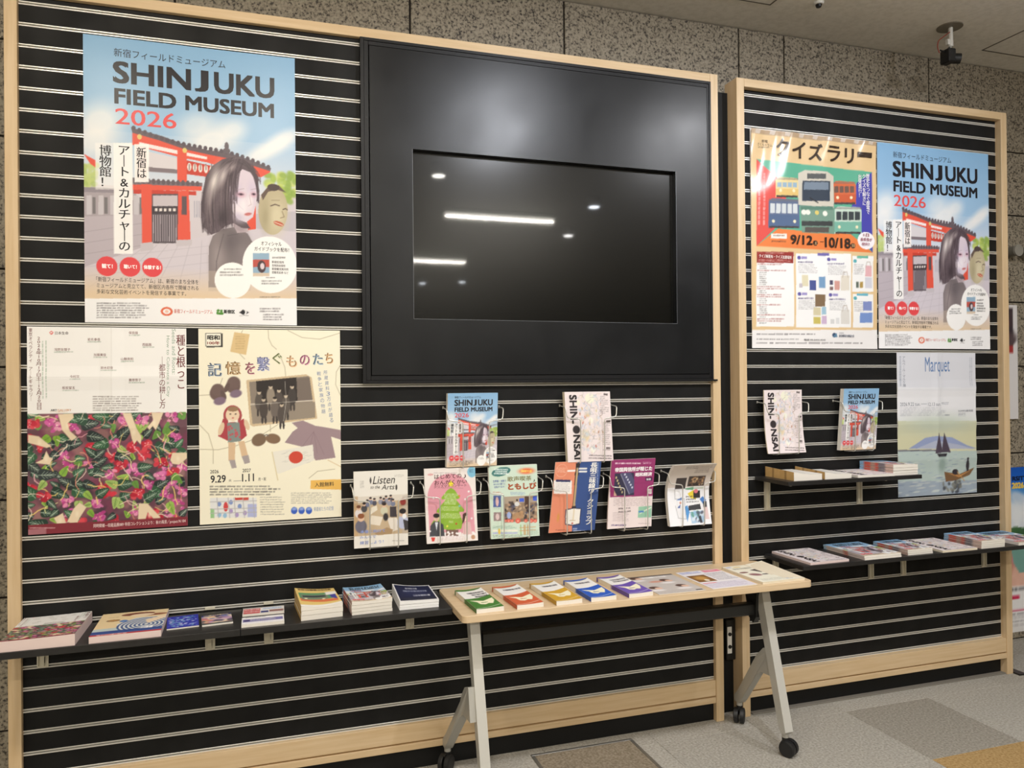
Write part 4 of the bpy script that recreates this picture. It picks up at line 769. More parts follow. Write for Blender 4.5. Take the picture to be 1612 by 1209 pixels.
def art_stripes(nx):   # landscape-ish leaflet with a figure in a striped robe (generic)
    k = Ink(.212, .268, nx, (236, 212, 168), None, 22)
    k.rect(0, .82, 1, .9, (52, 76, 140)); k.rect(0, .9, 1, .955, (66, 92, 150)); k.rect(0, .945, 1, 1, (190, 60, 66)); k.rect(0, .7, .5, .82, (190, 204, 206))
    k.ell(.55, .14, .25, .07, (130, 80, 64)); k.ell(.8, .22, .2, .05, (150, 96, 74)); k.ell(.62, .2, .18, .06, (240, 216, 186)); k.poly([(.3, .55), (.55, .32), (.95, .34), (1, .95), (.55, .85), (.35, .7)], (222, 226, 230))
    for i in range(14): k.ell(.74, .66, .42 - .03 * i, .32 - .022 * i, (52, 84, 140) if i % 2 == 0 else (226, 226, 222))
    k.rect(0, .82, 1, .9, (52, 76, 140)); k.rect(0, .9, 1, .955, (66, 92, 150)); k.rect(0, .945, 1, 1, (190, 60, 66)); k.ell(.6, .2, .1, .05, (240, 216, 186))
    k.poly([(.7, .45), (.98, .3), (1, .42), (.75, .62)], (240, 216, 186)); k.ell(.22, .36, .1, .045, (110, 76, 50)); k.ell(.22, .36, .08, .03, (196, 150, 90)); k.ell(.38, .42, .06, .05, (90, 130, 190))
    k.small(.68, .74, .86, .84, 1, (246, 246, 246), 1, .9); k.small(.1, .955, .6, .985, 1, (246, 230, 226), .9, .8); k.small(.12, .2, .3, .23, 1, (150, 120, 90), .7)
    return k
def art_flat(nx, w, h, bg, fn, seed=30):
    k = Ink(w, h, nx, bg, None, seed); fn(k); return k

def art_guide(col, tx):
    # tall ward guide: white head, coloured foot with a pale map shape, coloured corner band
    k = Ink(.105, .28, 40, (238, 236, 232), None, 40)
    k.poly([(0, 0), (1, 0), (1, .012), (.85, .06), (0, .09)], col); k.poly([(.12, .09), (.7, .065), (.92, .03), (.92, .05), (.7, .085), (.15, .105)], (150, 142, 120), .8)
    k.poly([(0, .50), (.5, .47), (1, .40), (1, 1), (0, 1)], col)
    k.poly([(.10, .58), (.35, .60), (.55, .64), (.80, .58), (.95, .55), (.92, .68), (.78, .80), (.64, .77), (.5, .81), (.34, .78), (.30, .67)], (242, 236, 204)); k.small(.42, .70, .66, .74, 1, tuple(int(c * .8) for c in col), .8, .8)
    k.line([(.05, .97), (.5, .95), (.97, .88)], .03, (236, 236, 230), .8)
    for i, (a, b) in enumerate(tx): k.small(a, .18 + .10 * i, b, .26 + .10 * i, 1, (70, 66, 72), .9, .8, 0)
    return k

# ------------------------------------------------------------------ the room
def room():
    fl = struct(box('floor', -7, 9, -15, .39, -.1, -.004, GJOINT))
    S = .49
    xs = [2.26 + S * i for i in range(-8, 6)]; ys = [.37 - S * i for i in range(0, 9)]
    base = MB().box(-S / 2 + .0006, S / 2 - .0006, -S / 2 + .0006, S / 2 - .0006, -.004, 0, 0, .0012)
    meshes = [base.mesh('carpet_tile', c) for c in CARPETS]
    for i, x in enumerate(xs):
        for j, y in enumerate(ys):
            if y - S < -3.9: continue
            k = [0, 1, 0, 1, 0][(i * 7 + j * 3) % 5]
            if (i, j) == (8, 1): k = 2
            if j == 2 and i in (8, 9, 10): k = 3
            if j == 2 and i in (5, 6): k = 0
            if j > 2 and (i * 5 + j * 7) % 6 == 0: k = [2, 3, 4][(i + j) % 3]
            o = link(bpy.data.objects.new('carpet_tile', meshes[k]), fl); o.location = (x + S / 2, y - S / 2, 0)
    plain = MB()
    x0, x1 = xs[0], xs[-1] + S
    yb = .37 - S * int((.37 + 3.9) / S)
    for a in ((-7, 9, -15, yb), (-7, x0, yb, .39), (x1, 9, yb, .39), (x0, x1, .37, .39)): plain.box(a[0], a[1], a[2], a[3], -.004, 0)
    plain.build('carpet_field', CARPETS[0], fl)
    ce = struct(box('ceiling', -7, 9, -15, .6, CEIL, CEIL + .1, CEILM))
    # panel joints cut as thin dark strips proud of nothing: shallow recessed frames round access panels
    for (ax, ay, bx_, by) in ((1.30, .137, 2.077, -.62), (3.55, .229, 4.35, -.55)):
        fr = MB()
        for q in ((ax, bx_, ay - .006, ay), (ax, bx_, by, by + .006), (ax, ax + .006, by, ay), (bx_ - .006, bx_, by, ay)): fr.box(q[0], q[1], q[2], q[3], CEIL - .0025, CEIL)
        fr.build('access_panel_frame', mat('ceiling_joint', (96, 88, 76), .8), ce)
    bw = struct(box('wall_back', -7, 9, .40, .6, 0, CEIL, GJOINT))
    X = [-7, -6, -5, -4.03, -3.05, -2.3, -1.32, -.66, .3275, 1.083, 2.068, 2.35, 3.338, 4.079, 5.06, 6.04, 7.02, 8, 9]
    Z = [0, .21, .73, 1.11, 1.63, 2.014, 2.535, 2.915, 3.41]
    for i in range(len(X) - 1):
        for j in range(len(Z) - 1):
            if X[i] < -2.4 or X[i + 1] > 6.1: continue
            box('granite_panel', X[i] + .0045, X[i + 1] - .0045, .39, .401, Z[j] + .004, Z[j + 1] - .004, GRAN, bw, .0015)
    for a, b in ((-7, -2.3), (6.04, 9)): box('granite_cladding', a, b, .39, .401, 0, CEIL, GRAN, bw)
    struct(box('wall_left', -7.2, -7, -15, .6, 0, CEIL, ROOMW)); struct(box('wall_right', 9, 9.2, -15, .6, 0, CEIL, ROOMW)); struct(box('wall_front', -7, 9, -15.2, -15, 0, CEIL, ROOMW))
room()

# ------------------------------------------------------------------ slat display boards
ZR = lambda i: .195 + (36 - i) * .075
def rail_profile():
    h, l, d = .0066, .0034, .0195
    return [(-.0014, h - .0006), (-.0008, h), (.0215, h), (.0215, -h), (-.0008, -h), (-.0014, -h + .0006), (-.0014, -h + l), (-.0006, -h + l + .0006), (d, -h + l + .0006), (d, h - l - .0006), (-.0006, h - l - .0006), (-.0014, h - l)]
def slat_display(label, x0, x1, dy, cut=None):
    t = thing('slatwall_display', label, 'display board', ((x0 + x1) / 2, dy, 0)); cx = (x0 + x1) / 2
    ix0, ix1 = x0 + .0402 - cx, x1 - .0402 - cx; a, b = x0 - cx, x1 - cx; top = 2.957
    F = -.02 - dy; Bk = .078 - dy
    for p, q in ((a, ix0), (ix1, b)): box('post', p, q, F, Bk, 0, top, WOODV, t, .0012)
    box('header_rail', ix0 + .0004, ix1 - .0004, F + .0003, Bk, 2.919, top, WOODH, t, .0012)
    box('bottom_rail', ix0 + .0004, ix1 - .0004, F + .004, Bk, .117, .188, WOODH, t, .0012)
    box('bottom_lip', ix0 + .0004, ix1 - .0004, F + .002, Bk, .0845, .1105, WOODH, t, .0012)
    box('lip_groove', ix0 + .0004, ix1 - .0004, F + .011, Bk - .01, .1105, .117, mat('groove_brown', (150, 118, 74), .6), t)
    box('kick_board', ix0 + .0004, ix1 - .0004, .005, .03, .001, .0845, KICK, t)
    box('back_panel', ix0 + .0004, ix1 - .0004, .0255, .06, .188, 2.919, KICK, t)
    pr = rail_profile(); rm = {}; bmh = {}
    def piece(kind, u0, u1, h=None):
        key = (kind, round(u0, 4), round(u1, 4), h)
        if key not in rm:
            m_ = MB()
            if kind == 'rail': m_.prism(pr, 'x', u0, u1)
            else: m_.box(u0, u1, 0, .025, -h / 2, h / 2, 0, .0008)
            rm[key] = m_.mesh(kind, ALU if kind == 'rail' else BLACK)
        return rm[key]
    for i in range(37):
        u1 = ix1 - .0003 if cut is None or i >= 18 else cut - cx
        o = link(bpy.data.objects.new('rail', piece('rail', ix0 + .0003, u1)), t); o.location = (0, .0, ZR(i))
    for i in range(-1, 37):
        z1 = 2.9185 if i < 0 else ZR(i) - .0068; z0 = .1885 if i == 36 else ZR(i + 1) + .0068
        h = round(z1 - z0, 4)
        if h < .002: continue
        u1 = ix1 - .0003 if cut is None or i >= 18 else cut - cx
        o = link(bpy.data.objects.new('slat_board', piece('slat', ix0 + .0003, u1, h)), t); o.location = (0, 0, (z0 + z1) / 2)
    return t
TVX0, TVX1, TVZ0, TVZ1 = .0505, 1.6315, 1.5525, 2.9185
dl = slat_display('wide black slatted display board in a beech frame around the screen', -1.1665, 1.6718, 0.0, TVX0)
dr = slat_display('narrow black slatted display board in a beech frame at right', 1.7722, 3.4265, 0.014)
box('foot_plate', .828, .872, -.07, .02, 0, .008, BEZEL, dr)
struct(box('trim_1', 1.6722, 1.7718, .055, .075, 0, 2.91, KICK))
struct(MB().box(1.83, 3.40, -.012, .018, 0, .006, 0, .002).build('trim_2', mat('grey_floor_strip', (120, 114, 104), .7)))

def screen_surround():
    t = thing('screen_surround', 'black satin panel framing the recessed display screen', 'panel', ((TVX0 + TVX1) / 2, 0, TVZ0)); cx, cz = (TVX0 + TVX1) / 2, TVZ0
    x0, x1, z0, z1 = TVX0 - cx, TVX1 - cx, 0, TVZ1 - cz
    Y = -.026
    # outer edging with an inner step, a dark groove, then the four-sided panel round the opening
    fo = MB()
    for q in ((x0, x0 + .014, z0, z1), (x1 - .010, x1, z0, z1), (x0 + .014, x1 - .010, z1 - .012, z1), (x0 + .014, x1 - .010, z0, z0 + .012)): fo.box(q[0], q[1], Y, .02, q[2], q[3], 0, .0008)
    fo.build('outer_edging', PANELF, t)
    fi = MB()
    for q in ((x0 + .0145, x0 + .032, z0 + .0125, z1 - .0125), (x1 - .020, x1 - .0105, z0 + .0125, z1 - .0125), (x0 + .0325, x1 - .0205, z1 - .028, z1 - .0125), (x0 + .0325, x1 - .0205, z0 + .0125, z0 + .030)): fi.box(q[0], q[1], Y + .003, .02, q[2], q[3], 0, .0006)
    fi.build('inner_edging', PANELF, t)
    ax0, ax1, az0, az1 = .2555 - cx, 1.4455 - cx, 1.811 - cz, 2.4925 - cz
    px0, px1, pz0, pz1 = x0 + .0355, x1 - .023, z0 + .033, z1 - .031
    pn = MB(); yb = .012
    V = [(px0, Y, pz0), (px1, Y, pz0), (px1, Y, pz1), (px0, Y, pz1), (ax0, Y, az0), (ax1, Y, az0), (ax1, Y, az1), (ax0, Y, az1)]
    V += [(p[0], yb, p[2]) for p in V]
    Fc = [(0, 1, 5, 4), (1, 2, 6, 5), (2, 3, 7, 6), (3, 0, 4, 7), (4, 5, 13, 12), (5, 6, 14, 13), (6, 7, 15, 14), (7, 4, 12, 15), (0, 8, 9, 1), (1, 9, 10, 2), (2, 10, 11, 3), (3, 11, 8, 0)]
    pn.add(V, Fc); pn.build('face_panel', PANEL, t)
    box('groove_backing', x0 + .004, x1 - .004, .004, .02, z0 + .004, pz0 + .002, BEZEL, t); box('groove_backing', x0 + .004, px0 + .002, .004, .02, pz0 + .003, pz1 - .003, BEZEL, t); box('groove_backing', px1 - .002, x1 - .004, .004, .02, pz0 + .003, pz1 - .003, BEZEL, t); box('groove_backing', x0 + .004, x1 - .004, .004, .02, pz1 - .002, z1 - .004, BEZEL, t)
    lip = MB().box(x0 + .02, x1 + .018, -.030, -.0265, -.0002, .0075, 0, .0006); lip.build('bottom_ledge', PANELF, t)
    edge = MB()
    for q in ((ax0 - .0012, ax1 + .0012, az0 - .0012, az0), (ax1, ax1 + .0012, az0, az1), (ax0 - .0012, ax0, az0, az1)): edge.box(q[0], q[1], Y - .0006, Y + .004, q[2], q[3])
    edge.build('opening_trim', mat('grey_trim', (120, 122, 128), .35, .3), t)
    sc = MB()
    for zz in (.35, .70, 1.05, 1.24): sc.cyl((x0 + .023, Y + .0032, zz), .0028, (0, -1, 0), .0008, 10)
    for zz in (.25, .62, .98): sc.cyl((x1 - .015, Y + .0032, zz), .0028, (0, -1, 0), .0008, 10)
    sc.build('screw', BEZEL, t)
    tv = thing('display_screen', 'switched-off dark glass screen recessed in the black panel', 'screen', (cx, 0, 1.80))
    zz = 1.80
    box('glass', ax0 + .0004, ax1 - .0004, .0015, .0115, az0 + cz - zz + .0004, az1 + cz - zz - .0004, SCREEN, tv)
    box('bezel', ax0 - .03, ax1 + .03, .0125, .024, az0 + cz - zz - .03, az1 + cz - zz + .03, BEZEL, tv)
screen_surround()

# ------------------------------------------------------------------ posters on the boards
def poster(name, label, ink, x, z, y, mt, wave=None, group=None, rot=0.0):
    w_, h_ = ink.w, ink.h
    o = thing(name, label, 'poster', (x, y, z - h_), 0, group)
    def f(u, v):
        u = np.asarray(u, float); v = np.asarray(v, float)
        dy = wave(u, v) if wave else 0 * u
        return (u * w_, -.0012 - dy, (1 - v) * h_ + 0 * u)
    sheet('sheet', ink, f, mt, o); lettering(ink, f, (0, -.0035 if mt is P_FILM else -.0005, 0), mt, o)
    # thin paper back so the sheet has two sides
    bk = MB().add([(0, -.0003, 0), (w_, -.0003, 0), (w_, -.0003, h_), (0, -.0003, h_)], [(0, 1, 2, 3)])
    bk.build('paper_back', PAGES, o)
    return o
W0 = lambda a, b: (lambda u, v: a * (1 + np.sin(u * 7 + v * 3 + b)) * .5 + a * .5 * (1 + np.sin(v * 9 - u * 4 + b)))
def fold(us, vs_, a):
    def f(u, v):
        d = 0 * u
        for q in us: d = d + a * np.maximum(0, 1 - np.abs(u - q) / .08)
        for q in vs_: d = d + a * np.maximum(0, 1 - np.abs(v - q) / .06)
        return d
    return f
AP = art_gate(300)
poster('event_poster', 'largest poster, red shrine gate and woman with mask, top of the wide board', AP, -.9248, 2.8086, -.002, P_SATIN, W0(.0016, .5))
poster('exhibition_poster', 'poster with painted leaves and arms below white text, lower left of wide board', art_roots(232), -1.1063, 1.7608, -.002, P_MATTE, fold((.515,), (.25, .5, .75), .004))
poster('exhibition_poster', 'cream poster with doll, mittens and old group photograph on the wide board', art_memory(216), -.5495, 1.7606, -.002, P_MATTE, W0(.0018, 2.1))
def filmwave(u, v):
    return .0035 * (1 + np.sin(u * 19 + 2 + 6 * v)) * np.exp(-v * 6) + .0018 * (1 + np.sin(u * 43 + 9 * v)) * np.exp(-v * 9) + .0035 * (1 + np.sin(u * 6 + v * 5)) * .5 + .002 * (1 + np.sin(v * 23 + u * 9)) * .5
poster('quiz_poster', 'tan poster with old trams in wrinkled clear film on the narrow board', art_quiz(196), 1.8627, 2.736, .012, P_FILM, filmwave)
poster('event_poster', 'smaller-looking red shrine gate poster beside the tram poster on the narrow board', art_gate(186), 2.6015, 2.7389, .012, P_SATIN, W0(.0016, 1.4))
poster('painting_poster', 'white poster with harbour painting below, lower right of the narrow board', art_sea(132), 2.7116, 1.6885, .012, P_MATTE, fold((.5,), (.25, .5, .75), .004))

def wall_prints():
    k = Ink(.36, .68, 40, (226, 222, 222), None, 50); k.rect(.1, .03, .9, .42, (70, 56, 60)); k.blobs(.1, .03, .9, .4, 40, [(150, 60, 56), (90, 74, 76), (60, 50, 56), (170, 90, 80)], .04, .1, .8); k.rect(.1, .36, .9, .42, (170, 60, 58)); k.small(.1, .46, .8, .6, 5, (150, 146, 150)); k.line([(.06, .61), (.7, .61)], .008, (120, 116, 120))
    o = poster('wall_poster', 'pale folded poster with dark red picture on the granite behind the right post', k, 3.615, 1.995, .388, P_MATTE, lambda u, v: .012 * u * u)
    k = Ink(.728, .985, 80, (60, 120, 206), None, 51); k.vgrad(0, .12, (30, 90, 190), (40, 110, 206)); k.vgrad(.12, .45, (70, 140, 214), (170, 204, 230)); k.blobs(0, .2, 1, .42, 40, [(240, 244, 248), (222, 230, 240)], .05, .12, .8); k.poly([(0, .42), (.3, .36), (.6, .40), (1, .34), (1, .55), (0, .55)], (70, 110, 70)); k.blobs(0, .38, 1, .52, 50, [(60, 96, 66), (96, 130, 80), (46, 80, 60)], .03, .06, .9)
    k.rect(0, .5, 1, .72, (226, 176, 160)); k.blobs(0, .5, 1, .72, 30, [(220, 120, 150), (236, 190, 170), (200, 140, 120)], .03, .08, .8); k.poly([(.25, .48), (.42, .45), (.46, .52), (.40, .64), (.34, .64), (.28, .58)], (120, 164, 154)); k.rect(0, .72, 1, 1, (240, 238, 238)); k.rect(0, .775, .34, .80, (206, 50, 90)); k.small(.2, .73, .9, .755, 1, (70, 66, 70), .9, .8); k.small(.2, .88, .9, .97, 4, (150, 146, 150)); k.line([(0, .865), (1, .865)], .01, (206, 60, 100))
    k.T('RSITY', .272, .054, .44, .083, (28, 40, 70), .04, uv=True); k.T('2026', .268, .092, .40, .131, (240, 206, 90), .04, uv=True)
    poster('wall_poster', 'blue sky poster on the granite wall at right, partly behind the frame', k, 3.735, 1.025, .388, P_SATIN)
wall_prints()

# ------------------------------------------------------------------ leaflets standing in wire racks
def wire_rack(label, cx, zb, dy=0.0):
    """two bent wires hooked over the slat rail: up from under the leaflets, out to the side, up and back to the board"""
    t = thing('wire_rack', label, 'rack', (cx, dy, zb), 0, 'wire leaflet racks on the slatted boards')
    r = .0024
    for s in (-1, 1):
        P = [(s * .055, -.004, .001), (s * .055, -.078, .004), (s * .055, -.080, .19), (s * .113, -.074, .196), (s * .119, -.068, .240), (s * .119, -.003, .246)]
        MB().tube(P, r, 8, 0, .012).build('wire', WIRE, t)
    MB().tube([(-.055, -.030, .0008), (.055, -.030, .0008)], r, 8).build('cross_wire', WIRE, t)
    for s in (-1, 1): MB().box(s * .119 - .003, s * .119 + .003, -.006, -.0015, .2405, .2515, 0, .0008).build('hook', WIRE, t)
    return t
def standing(label, ink, cx, zb, thick, curve, dy=0.0, shear=0.0, lean=0.0, pages=PAGES, name='leaflet_pile', front=-.052, mt=None):
    """pile of A4 leaflets seen from the front; curve(s): distance towards the viewer at s (0 top, 1 bottom)"""
    mt = mt or P_MATTE; w_, h_ = ink.w, ink.h
    t = thing(name, label, 'leaflets', (cx, dy, zb), 0, 'leaflets in wire racks')
    S = np.linspace(0, 1, 41); D = np.array([curve(q) for q in S])
    sl = np.gradient(D, S) / h_; dz = np.sqrt(np.maximum(.05, 1 - np.minimum(.93, sl ** 2))) * h_ / 40
    Zs = np.concatenate([[0], np.cumsum((dz[1:] + dz[:-1]) / 2)]); Zs = Zs[-1] - Zs
    def f(u, v):
        u = np.asarray(u, float); v = np.asarray(v, float)
        z = np.interp(v, S, Zs); d = np.interp(v, S, D)
        return ((u - .5) * w_ + shear * (z - h_ * .4), front - d - lean * (z / h_), z + .004 + 0 * u)
    sheet('front_sheet', ink, f, mt, t); lettering(ink, f, (0, -.0008, .0002), mt, t)
    m_ = MB(); n = 20; fr = [[tuple(float(q) for q in f(u, j / n)) for u in (0, 1)] for j in range(n + 1)]
    V = []
    for j in range(n + 1):
        for u in (0, 1): x, y, z = fr[j][u]; V.append((x, y + .0006, z)); V.append((x, min(y + thick, -.003), z))
    F = []
    for j in range(n):
        a = j * 4; b = a + 4
        F += [(a, b, b + 1, a + 1), (a + 2, a + 3, b + 3, b + 2), (a + 1, b + 1, b + 3, a + 3), (a, a + 2, b + 2, b)]
    F += [(0, 1, 3, 2), (n * 4, n * 4 + 2, n * 4 + 3, n * 4 + 1)]
    m_.add(V, F); m_.build('page_block', pages, t)
    return t
ZL, ZU = .9095, 1.2095
RACKS = [('listen', .1213, ZL, 0), ('xmas', .3975, ZL, 0), ('song', .6638, ZL, 0), ('shamisen', .9401, ZL, 0), ('economy', 1.2065, ZL, 0), ('pop', 1.4886, ZL, 0), ('gate', .4947, ZU, 0), ('festival', 1.005, ZU, 0), ('festival2', 2.006, ZU, .014), ('gate2', 2.4388, ZU, .014)]
WHAT = dict(listen='white leaflets with a cursive heading', xmas='pink Christmas tree leaflets', song='pale green song cafe leaflets', shamisen='orange and navy leaflets', economy='purple and white leaflets', pop='curled white leaflets', gate='blue shrine gate booklets under the screen', festival='pink-white illustrated leaflets under the screen', festival2='bent illustrated leaflets on the narrow board', gate2='shrine gate booklets on the narrow board')
for n_, cx, zb, dy in RACKS: wire_rack('chrome wire rack holding ' + WHAT[n_], cx, zb - .004, dy)
AF = art_festival(84); AGB = art_gate(84, .21, .297, True)
standing('white leaflets with cursive heading over a photo of school musicians', art_listen(96), .1135, ZL, .012, lambda s: .004 - .002 * s)
standing('pink leaflets with a green Christmas tree', art_xmas(90), .394, ZL, .010, lambda s: .002 + .012 * s * s, shear=-.022)
standing('pale green leaflets with red-brown song cafe heading', art_song(86), .6605, ZL, .016, lambda s: .004 + .006 * s, shear=-.024)
standing('orange and navy leaflet with a drawn shamisen, tilted in its rack', art_shamisen(82), .929, ZL + .006, .004, lambda s: .012 * (1 - s), shear=.10)
standing('purple-topped leaflets with white heading and a photographed book', art_economy(80), 1.192, ZL + .006, .009, lambda s: .014 - .010 * math.sin(s * 2.4), shear=.07, pages=PAGEP)
standing('white leaflets curling forward at the top, right end of the lower rack row', art_pop(80), 1.478, ZL, .022, lambda s: .070 * max(0, 1 - s / .50) ** 1.6 + .022 * max(0, (s - .55) / .45) ** 1.4)
standing('stack of blue shrine gate booklets in a rack just under the screen', AGB, .484, ZU, .026, lambda s: .004 + .003 * s, shear=.03, name='booklet_pile')
standing('pink-white leaflets with vertical black lettering under the screen', AF, .998, ZU, .024, lambda s: .004 + .010 * s, shear=-.03, pages=PAGEC)
standing('bent pink-white leaflets with vertical black lettering on the narrow board', AF, 2.002, ZU, .006, lambda s: .008 + .028 * s ** 3, dy=.014, pages=PAGEC, front=-.034)
g2 = standing('shrine gate booklets leaning askew in a rack on the narrow board', AGB, 2.431, ZU, .024, lambda s: .016 - .012 * s, dy=.014, shear=.05, name='booklet_pile', front=-.046)

# ------------------------------------------------------------------ shelves
def bracket(parent, x, z_hook, z_low, top, arm):
    """slotted bracket: back plate gripping the rails, twin flanges and an arm under the shelf"""
    m_ = MB()
    m_.box(x - .017, x + .017, -.0065, -.002, z_low - .004, z_hook, 0, .0006)
    m_.box(x - .017, x - .013, -.014, -.0064, z_low + .004, top - .002, 0); m_.box(x + .002, x + .0055, -.016, -.0064, z_low + .004, top - .002, 0)
    m_.box(x - .006, x + .002, -arm, -.0064, top - .012, top - .0015)
    b = m_.build('bracket', BRKT, parent)
    s_ = MB()
    for k in range(2): s_.box(x + .0056, x + .0068, -.013, -.0095, z_low + .014 + .04 * k, z_low + .034 + .04 * k)
    s_.build('bracket_slot', SLOT, b)
    return b
def shelf(label, x0, x1, top, th, y0, hook, low, brackets, dy=0.0, back=-.006):
    t = thing('display_shelf', label, 'shelf', ((x0 + x1) / 2, dy, top)); cx = (x0 + x1) / 2
    box('shelf_board', x0 - cx, x1 - cx, y0 - dy, back, -th, 0, SHELF, t, .001)
    for bx_ in brackets:
        bracket(t, bx_ - cx, hook - top, low - top, -th, .18)
        if top < .72: box('rail_clip', bx_ - .2526 - .018, bx_ - .2526 + .018, -.0045, -.0017, .7145, .7255, BRKT, dl, .0008)
    return t
shelf('black shelf at lower left with leaflet and art booklet stacks', -1.147, -.403, .711, .022, -.28, .688, .57, (-1.063, -.5166), 0.0, -.0215)
shelf('black shelf at lower left with yellow and navy booklet stacks', -.402, .341, .711, .022, -.28, .688, .57, (-.3091, .2315))
shelf('upper black shelf on the narrow board below the wire racks', 1.868, 2.612, 1.105, .018, -.235, 1.086, .945, (1.9364, 2.471), .014)
shelf('lower black shelf on the narrow board, left length', 1.915, 2.659, .738, .019, -.268, .718, .57, (1.9785, 2.5358), .014)
shelf('lower black shelf on the narrow board, right length past the post', 2.660, 3.404, .738, .019, -.268, .718, .57, (2.7374, 3.2693), .014, -.0355)

# ------------------------------------------------------------------ lying stacks and booklets
def side_ink(bands, w_, h_, seed=60, n=30):
    k = Ink(w_, h_, n, bands[0][2], None, seed)
    for a, b, c in bands: k.rect(a, 0, b, 1, c)
    k.grain(7, 3); return k
def flat_block(parent, w_, d, z0, z1, top, mt, name='page_block', jit=0.0):
    n = 10; V = []; F = []
    for i in range(n + 1):
        u = i / n
        for y, vv in ((0, 1.0), (d, 0.0)): V.append((u * w_, y, z0)); V.append((u * w_, y, z1 + top(u, vv) - .0004))
    for i in range(n):
        a = i * 4; b = a + 4
        F += [(a, b, b + 1, a + 1), (a + 2, a + 3, b + 3, b + 2), (a + 1, b + 1, b + 3, a + 3), (a, a + 2, b + 2, b)]
    F += [(0, 1, 3, 2), (n * 4, n * 4 + 2, n * 4 + 3, n * 4 + 1)]
    return MB().add(V, F).build(name, mt, parent)
def lying(name, label, cat, ink, x, y, z, w_, d, h, rot=0.0, curl=None, pages=PAGES, side=None, group=None, mt=None, base=0.0):
    """sheet pile, booklet or card lying with its front left corner at x, y on the surface z"""
    t = thing(name, label, cat, (x, y, z), math.radians(rot), group); mt = mt or P_MATTE
    cz = curl or (lambda u, v: 0.0 * u)
    def f(u, v):
        u = np.asarray(u, float); v = np.asarray(v, float)
        return (u * w_, (1 - v) * d, h + cz(u, v) + 0 * u)
    if ink:
        sheet('cover', ink, f, mt, t); lettering(ink, f, (0, 0, .0005), mt, t)
    flat_block(t, w_, d, base, h, cz, pages)
    if side:
        sk = side_ink(side, d, max(h, .004))
        def fs(u, v): u = np.asarray(u, float); v = np.asarray(v, float); return (-.0004 + 0 * u, (1 - u) * d, .0006 + base + (1 - v) * (h - base - .0012) + (1 - v) * cz(0.0 * u, u))
        sheet('spine', sk, fs, mt, t)
    return t
def pile(name, labels, cat, ink, x, y, z, w_, d, hs, rot=0.0, curl=None, pages=PAGES, side=None, group=None, jit=.0015):
    """booklets stacked one on another, each its own thing; labels = (topmost, the rest)"""
    zz = z
    for i, h in enumerate(hs):
        top = i == len(hs) - 1
        lv = ('bottom', 'second from below', 'third from below')[i] if not top else ''
        lying(name, labels[0] if top else lv + ' ' + labels[1], cat, ink if top else None, x + (rnd.uniform(-jit, jit) if not top else 0), y + (rnd.uniform(-jit, jit) if not top else 0), zz, w_, d, h - .0008, rot, curl if top else None, pages, side, group)
        zz += h
SIDEG = [(0, .14, (140, 178, 212)), (.14, .34, (196, 92, 80)), (.34, .46, (176, 140, 126)), (.46, .56, (196, 92, 80)), (.56, .76, (124, 116, 124)), (.76, 1, (206, 176, 164))]
AG5 = art_gate(58, .148, .21, True); AG4 = art_gate(66, .207, .29, True); AFS = art_festival(64)
def shift(ink, w_, h_): ink.w, ink.h = w_, h_; return ink
# --- wide board shelf
zt = .711
ar = art_roots(80)
lying('leaflet_stack', 'leaflet stack with painted leaves at the far left shelf end', 'leaflets', ar, -1.119, -.272, zt, .211, .266, .034, 0, lambda u, v: .004 * u * u, PAGEP, None)
lying('leaflet_stack', 'leaflet stack showing a figure in a blue striped robe', 'leaflets', art_stripes(84), -.868, -.272, zt, .215, .266, .022, 1.0, None, PAGEP)
def cards_blue(k):
    k.rect(0, 0, 1, 1, (52, 56, 168)); k.blobs(.08, .1, .92, .9, 120, [(150, 160, 226), (100, 116, 206), (206, 210, 236), (110, 180, 196)], .02, .05, .8, .1)
def cards_paint(k):
    k.rect(0, 0, 1, 1, (170, 140, 160)); k.blobs(0, .1, 1, 1, 70, [(226, 190, 150), (206, 120, 110), (110, 120, 170), (236, 220, 190), (70, 70, 90), (190, 150, 190)], .06, .2, .8); k.rect(0, .88, 1, 1, (70, 80, 80)); k.rect(0, 0, 1, .16, (60, 60, 110)); k.small(.1, .02, .9, .13, 1, (226, 206, 150), .9, .9, 0)
lying('postcard_stack', 'small stack of dark blue printed cards', 'cards', art_flat(40, .103, .147, (52, 56, 168), cards_blue), -.643, -.205, zt, .103, .147, .0045, 5.5)
lying('postcard_stack', 'small stack of multicoloured painted cards', 'cards', art_flat(40, .101, .118, (170, 140, 160), cards_paint), -.530, -.204, zt, .101, .118, .006, 5.5)
def strip_red(k):
    k.rect(.03, .12, .42, .92, (200, 84, 84)); k.small(.05, .2, .4, .85, 2, (246, 226, 226), .8, .6, 0); k.rect(.44, .6, .62, .9, (60, 64, 120)); k.rect(.64, .52, .97, .85, (150, 110, 104)); k.small(.48, .12, .95, .42, 2, (140, 170, 216), .9, .7, .1)
def strip_white(k):
    k.rect(.04, .3, .96, .7, (120, 116, 170)); k.small(.2, .34, .85, .62, 2, (222, 222, 206), .8, .6); k.rect(.06, .38, .2, .62, (70, 60, 110)); k.small(.1, .05, .6, .16, 1, (110, 110, 120), .8); k.small(.1, .82, .9, .92, 1, (170, 160, 190), .6)
lying('ticket_stack', 'white ticket strips with red print, against the back of the shelf', 'tickets', art_flat(54, .149, .078, (236, 232, 230), strip_red), -.400, -.125, zt, .145, .078, .007, -1)
lying('ticket_stack', 'white ticket strips with violet band at the shelf front', 'tickets', art_flat(54, .148, .082, (238, 236, 238), strip_white), -.400, -.262, zt, .142, .082, .011, 0)
